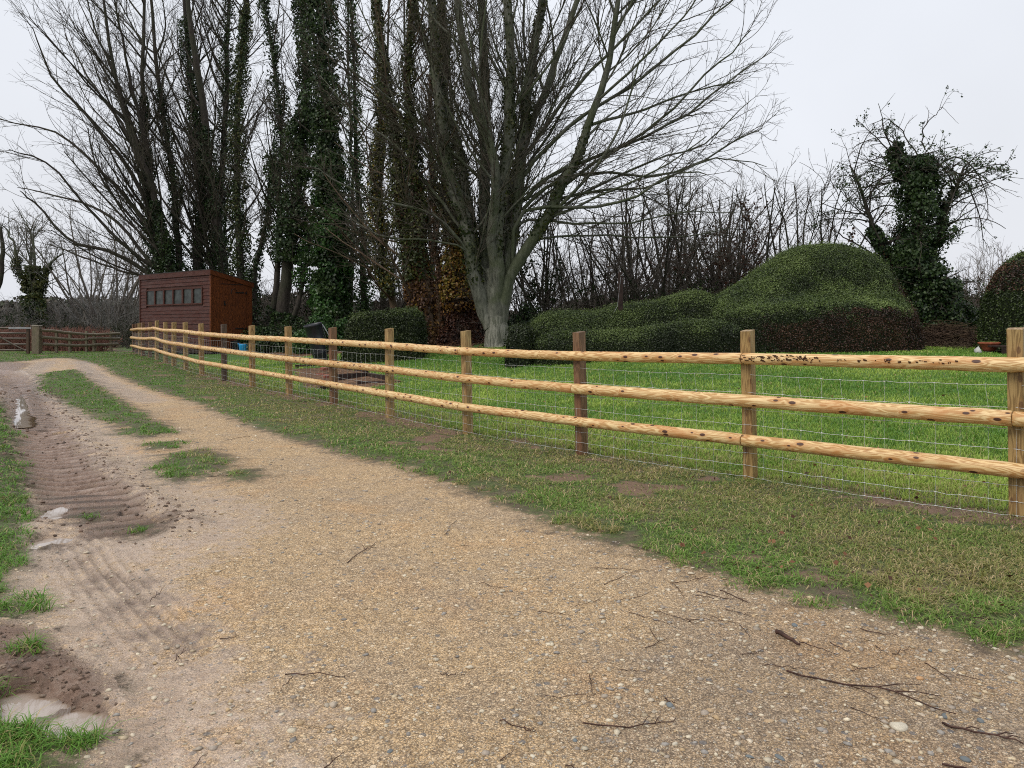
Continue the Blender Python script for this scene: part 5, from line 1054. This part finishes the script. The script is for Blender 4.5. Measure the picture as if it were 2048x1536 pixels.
# blue tub
def solveY(px, ptop, h):
    return min(np.arange(14, 26, .1), key=lambda Y: abs(gz((px - 1024) / F * Y, Y) + h - P3(px, ptop, Y)[2]))
y = float(solveY(488, 688, .30)); x = (488 - 1024) / F * y; z = gz(x, y); hh = .30
bk = empty('blue_tub', (x, y, z)); tag(bk, 'bright blue flexible garden tub on the grass before the shed', 'tub')
n = 32; prof = [(.0, 0), (.125, 0), (.145, .02), (.18, hh - .03), (.19, hh), (.180, hh), (.172, hh - .03), (.135, .03), (0, .03)]
mb = MB(); mb.lathe(prof, n); mb.v = [(a, b_, c + (.02 * abs(math.cos(math.atan2(b_, a))) ** 6 if c > hh * .5 else 0)) for a, b_, c in mb.v]; mb.build('body', M['blue_plastic'], bk, smooth=True)
for sgn in (-1, 1): MB().tube([(sgn * .18, -.05, hh - .01), (sgn * .205, -.03, hh + .03), (sgn * .205, .03, hh + .03), (sgn * .18, .05, hh - .01)], .011, 8).build('handle', M['blue_plastic'], bk, smooth=True)
y += .35; x = (473 - 1024) / F * y; z = gz(x, y); bb = empty('black_tub', (x, y, z)); tag(bb, 'black tub partly hidden right behind the blue tub', 'tub')
MB().lathe([(0, 0), (.14, 0), (.15, .02), (.19, .40), (.20, .42), (.18, .41), (.14, .05), (0, .04)], 28).build('body', M['black_plastic'], bb, smooth=True)
MB().tube([(-.19, -.05, .4), (-.23, 0, .43), (-.19, .05, .4)], .01, 6).build('handle', M['black_plastic'], bb, smooth=True)
y = float(solveY(530, 666, .45)); ypot = y; x = (530 - 1024) / F * y; z = gz(x, y); br = empty('upturned_pot', (x, y, z + .18)); tag(br, 'old red clay pot standing among dark clutter beside the shed', 'pot')
MB().lathe([(0, 0), (.10, 0), (.155, .22), (.17, .22), (.17, .27), (.15, .27), (.14, .22), (.09, .03), (0, .03)], 28).build('body', M['terracotta'], br, smooth=True)
MB().lathe([(0, .2), (.145, .215)], 28).build('soil', M['soil'], br)
# grey stone slab beneath it and dark logs
y = ypot; x = (530 - 1024) / F * y; z = gz(x, y); sl = empty('timber_sleeper', (x, y, z)); tag(sl, 'dark timber sleeper stack under the clay pot', 'sleeper')
MB().box((0, 0, .045), (.75, .3, .12), rz=.1).build('lower_beam', M['dark_timber'], sl, .008); MB().box((.03, .02, .15), (.6, .24, .085), rz=-.05).build('upper_beam', M['dark_timber'], sl, .008)
# raised bed boards
def plank(px0, py0, px1, py1, w, h, lab, lift=0, name='bed_board'):
    a = at2(px0, py0); c = at2(px1, py1); cx, cy = (a[0] + c[0]) / 2, (a[1] + c[1]) / 2; L = math.hypot(c[0] - a[0], c[1] - a[1]); rz_ = math.atan2(c[1] - a[1], c[0] - a[0])
    o = empty(name, (cx, cy, gz(cx, cy) + lift), rz_); tag(o, lab, 'board'); mb = MB(); n = 10
    for sy in (0,): pass
    prof = []
    for i in range(n + 1):
        u = -L / 2 + L * i / n; j = random.uniform(-.006, .006); prof += [(u, -w / 2 + j, -.03), (u, w / 2 + j, -.03), (u, w / 2 + j, h + j), (u, -w / 2 + j, h + random.uniform(-.01, .01))]
    f = [(i * 4 + k, (i + 1) * 4 + k, (i + 1) * 4 + (k + 1) % 4, i * 4 + (k + 1) % 4) for i in range(n) for k in range(4)] + [(0, 1, 2, 3), (n * 4 + 3, n * 4 + 2, n * 4 + 1, n * 4)]
    mb.add(prof, f); mb.build('board', M['dark_timber'], o, .004); MB().box((-L / 2 + .08, w / 2 + .02, h * .4), (.04, .04, h * .9)).build('peg', M['dark_timber'], o); return o
plank(676, 762, 735, 752, .06, .11, 'dark rotting board forming the near edge of the old vegetable bed'); plank(735, 752, 775, 762, .05, .09, 'short dark board angled at the corner of the vegetable bed')
plank(715, 770, 822, 764, .05, .05, 'long low dark board half sunk in the lawn beside the bed'); plank(590, 737, 640, 732, .07, .07, 'dark board along the far edge of the vegetable bed'); plank(640, 781, 672, 779, .08, .07, 'short black timber end lying in the grass behind the fence'); plank(675, 735, 735, 746, .05, .05, 'broken dark board lying across the back of the bed')
for i, (px, py, lab) in enumerate([(640, 752, 'broken red brick resting at the edge of the vegetable bed'), (655, 757, 'second broken brick, tilted against its neighbour in the bed'), (648, 748, 'upper brick of the small brick pile in the bed')]):
    x, y, z = at2(px, py); o = MB().box((0, 0, .03 + .02 * i), (.16, .09, .06), rz=.4 * i + .2, rx=.15 * i).build('brick', M['brick_red'], None, .004); o.location = (x, y, z + (.05 if i == 2 else 0)); tag(o, lab, 'brick')
# terracotta bowl on slab, decking edge, pale stone
y = 15.2; x = (1978 - 1024) / F * y; z = P3(0, 703, y)[2]; g0 = gz(x, y)
slb = empty('paving_slab', (x + .12, y, g0)); tag(slb, 'dark flat slab under the wide clay bowl', 'slab'); MB().box((0, 0, .02), (.6, .45, max(.06, z - g0 + .03))).build('slab_body', M['dark_timber'], slb, .006)
ztop = g0 + .02 + max(.06, z - g0 + .03) / 2
bw = empty('clay_bowl', (x, y, ztop)); tag(bw, 'wide shallow terracotta bowl planted with low seedlings', 'bowl')
MB().lathe([(0, 0), (.10, 0), (.11, .01), (.12, .03), (.19, .14), (.2, .145), (.205, .175), (.195, .18), (.185, .165), (.0, .16)], 36).build('body', M['terracotta'], bw, smooth=True)
MB().lathe([(0, .165), (.186, .163)], 30).build('soil', M['soil'], bw)
m = 260; a = rng.random(m) * 6.28; rr = .17 * np.sqrt(rng.random(m)); c = np.stack([rr * np.cos(a), rr * np.sin(a), .17 + .03 * rng.random(m)], 1); V, Q, cc = leafquads(c, np.tile([0, 0, 1.], (m, 1)), .02 + .012 * rng.random(m), np.array([(.12, .15, .04), (.2, .19, .06), (.07, .12, .03)])[rng.integers(0, 3, m)]); link('seedlings', npmesh('seedlings', V, Q, col=cc), M['leaf'], bw)
xs = (1957 - 1024) / F * 14.9; me = stones(np.array([xs]), np.array([14.9]), np.array([.09]), np.array([[.5, .5, .48]]), 'rough_stone', .8, .5); tag(link('rough_stone', me, M['stone']), 'pale grey lump of stone beside the clay bowl', 'stone')
y = 14.6; x = (2035 - 1024) / F * y; dk = empty('timber_decking', (x, y, gz(x, y))); tag(dk, 'dark timber decking edge behind the last fence post', 'decking')
for k in range(3): MB().box((.15, .16 * k, .17), (1.0, .14, .035)).build('plank', M['dark_timber'], dk, .004)
MB().box((.15, -.05, .08), (1.0, .03, .13)).build('skirt', M['dark_timber'], dk, .004)
# dark washing-line post among the low hedge
y = 17.2; x = (1241 - 1024) / F * y; wp = empty('washing_post', (x, y, gz(x, y))); tag(wp, 'thin dark upright post rising out of the low wavy hedge', 'post'); zt = P3(0, 545, y)[2] - gz(x, y)
MB().box((0, 0, zt / 2), (.095, .08, zt), rz=.2).build('shaft', M['dark_timber'], wp, .006); MB().tube([(0, -.05, zt - .08), (.04, -.09, zt - .05), (.06, -.05, zt - .02)], .007, 6).build('hook', M['gate_metal'], wp)
MB().tube([(0, -.05, zt - .1), (-.08, -.05, zt - .8), (-.22, -.05, zt - 1.05)], .003, 4).build('line', M['gate_metal'], wp)
# fallen leaves under the trees and brush heap
def litter(name, label, poly, n, pal, lift=.01, size=(.04, .08)):
    x0, y0 = poly.min(0); x1, y1 = poly.max(0); x = rng.uniform(x0, x1, n); y = rng.uniform(y0, y1, n); k = poly_sdf(x, y, poly) > rng.normal(0, .2, n); x, y = x[k], y[k]; c = np.stack([x, y, zground(x, y) + lift * rng.random(len(x)) + .008], 1)
    pa = np.array(IVY[pal]); V, Q, cc = leafquads(c, np.tile([0, 0, 1.], (len(x), 1)), size[0] + (size[1] - size[0]) * rng.random(len(x)), pa[rng.integers(0, 3, len(x))] * (.6 + .7 * rng.random((len(x), 1))), .5); tag(link(name, npmesh(name, V, Q, col=cc), M['dry_leaf']), label, 'fallen leaves', kind='stuff')
litter('fallen_leaves', 'brown fallen leaves carpeting the ground beneath the trunks', A(560,692, 640,688, 720,694, 830,690, 870,700, 960,700, 975,690, 1010,688, 1010,674, 560,674), 26000, 'brown', .05)
x, y = fan(700, 3, 13); s, *_ = ground_masks(x, y); k = (s > -3) & (rng.random(len(x)) < .8); k &= ground_masks(x, y)[2] > .05; x, y = x[k], y[k]
V, Q, cc = leafquads(np.stack([x, y, zground(x, y) + .035], 1), np.tile([0, 0, 1.], (len(x), 1)), .016 + .022 * rng.random(len(x)), (np.array(IVY['brown']) * 1.3)[rng.integers(0, 3, len(x))], .5); tag(link('scattered_leaves', npmesh('scattered_leaves', V, Q, col=cc), M['dry_leaf']), 'few scattered brown leaves on the verge', 'fallen leaves', kind='stuff')
def brush():
    c = np.array([11.05, 18.6, gz(11.05, 18.6)]); m = 1500; x = rng.normal(0, .75, m); y = rng.normal(0, .6, m); h = .65 * np.exp(-(x / 1.0) ** 2 - (y / .8) ** 2); z = h * rng.random(m) ** .5
    a = rng.random(m) * 3.14; L = .12 + .25 * rng.random(m); d_ = np.stack([np.cos(a), np.sin(a), rng.normal(0, .25, m)], 1) * L[:, None]; p = np.stack([x, y, z], 1); P_ = np.stack([p - d_, p + rng.normal(0, .02, p.shape), p + d_], 1)
    V, Q = tubes(P_, np.full((m, 3), .006), 4); root = empty('brush_heap', tuple(c)); tag(root, 'heap of dead brown brushwood and leaves between dome hedge and round hedge', 'brushwood'); link('sticks', npmesh('sticks', V, Q), M['bark_brown'], root)
    n = 9000; x = rng.normal(0, .7, n); y = rng.normal(0, .6, n); z = .60 * np.exp(-(x / 1.0) ** 2 - (y / .8) ** 2) * rng.random(n) ** .4; V, Q, cc = leafquads(np.stack([x, y, z], 1), np.tile([0, -.3, 1.], (n, 1)), .03 + .03 * rng.random(n), (np.array([(.03, .02, .014), (.055, .035, .024), (.085, .055, .036)]))[rng.integers(0, 3, n)], 1.2); link('dead_leaves', npmesh('dead_leaves', V, Q, col=cc), M['dry_leaf'], root)
brush()

# ------------------------------------------------------------------ camera, sky, sun
cam = bpy.data.cameras.new('camera'); co = bpy.data.objects.new('camera', cam); C.objects.link(co); bpy.context.scene.camera = co
co.location = (0, 0, EYE); co.rotation_euler = (math.radians(90), 0, 0); cam.sensor_width = 36; cam.lens = F / 2048 * 36; cam.shift_y = -(768 - HZ) / 2048; cam.clip_start = .05; cam.clip_end = 3000
W = bpy.data.worlds.new('World'); bpy.context.scene.world = W; W.use_nodes = True; nt = W.node_tree; nt.nodes.clear()
out = nt.nodes.new('ShaderNodeOutputWorld'); bg = nt.nodes.new('ShaderNodeBackground'); nt.links.new(bg.outputs[0], out.inputs[0])
sky = nt.nodes.new('ShaderNodeTexSky'); sky.sky_type = 'NISHITA'; sky.sun_disc = False; sky.sun_elevation = math.radians(48); sky.sun_rotation = math.radians(-120); sky.dust_density = 6; sky.air_density = 2
tc = nt.nodes.new('ShaderNodeTexCoord'); sep = nt.nodes.new('ShaderNodeSeparateXYZ'); nt.links.new(tc.outputs['Generated'], sep.inputs[0])
rp = nt.nodes.new('ShaderNodeValToRGB'); nt.links.new(sep.outputs[2], rp.inputs[0]); e = rp.color_ramp.elements
e[0].position = 0; e[0].color = (8.6, 8.8, 9.4, 1); e[1].position = 1; e[1].color = (14, 14.3, 15, 1); q = e.new(.16); q.color = (8.5, 8.75, 9.35, 1); q = e.new(.4); q.color = (8.4, 8.7, 9.35, 1)
nz = nt.nodes.new('ShaderNodeTexNoise'); nz.inputs['Scale'].default_value = 1.6; nz.inputs['Detail'].default_value = 4; nt.links.new(tc.outputs['Generated'], nz.inputs['Vector'])
mr = nt.nodes.new('ShaderNodeMapRange'); nt.links.new(nz.outputs[0], mr.inputs[0]); mr.inputs[1].default_value = .3; mr.inputs[2].default_value = .7; mr.inputs[3].default_value = .91; mr.inputs[4].default_value = 1.09
mu = nt.nodes.new('ShaderNodeVectorMath'); mu.operation = 'SCALE'; nt.links.new(rp.outputs[0], mu.inputs[0]); nt.links.new(mr.outputs[0], mu.inputs['Scale'])
mx = nt.nodes.new('ShaderNodeMix'); mx.data_type = 'RGBA'; mx.inputs[0].default_value = .93; nt.links.new(sky.outputs[0], mx.inputs[6]); nt.links.new(mu.outputs[0], mx.inputs[7]); nt.links.new(mx.outputs[2], bg.inputs[0]); bg.inputs[1].default_value = .1
sl_ = bpy.data.lights.new('sun', 'SUN'); sl_.energy = 1.5; sl_.angle = math.radians(25); sl_.color = (1, .945, .86); so = bpy.data.objects.new('sun', sl_); C.objects.link(so)
az = math.radians(-60); el = math.radians(48); dv = Vector((math.sin(az) * math.cos(el), math.cos(az) * math.cos(el) * -1, math.sin(el))); so.rotation_euler = dv.to_track_quat('Z', 'Y').to_euler()
vs = bpy.context.scene.view_settings; vs.view_transform = 'Standard'; vs.look = 'None'; vs.exposure = 0
cy = bpy.context.scene.cycles; cy.max_bounces = 5; cy.diffuse_bounces = 3; cy.transparent_max_bounces = 4; cy.use_denoising = False; cy.pixel_filter_type = 'BLACKMAN_HARRIS'; cy.filter_width = 1.05
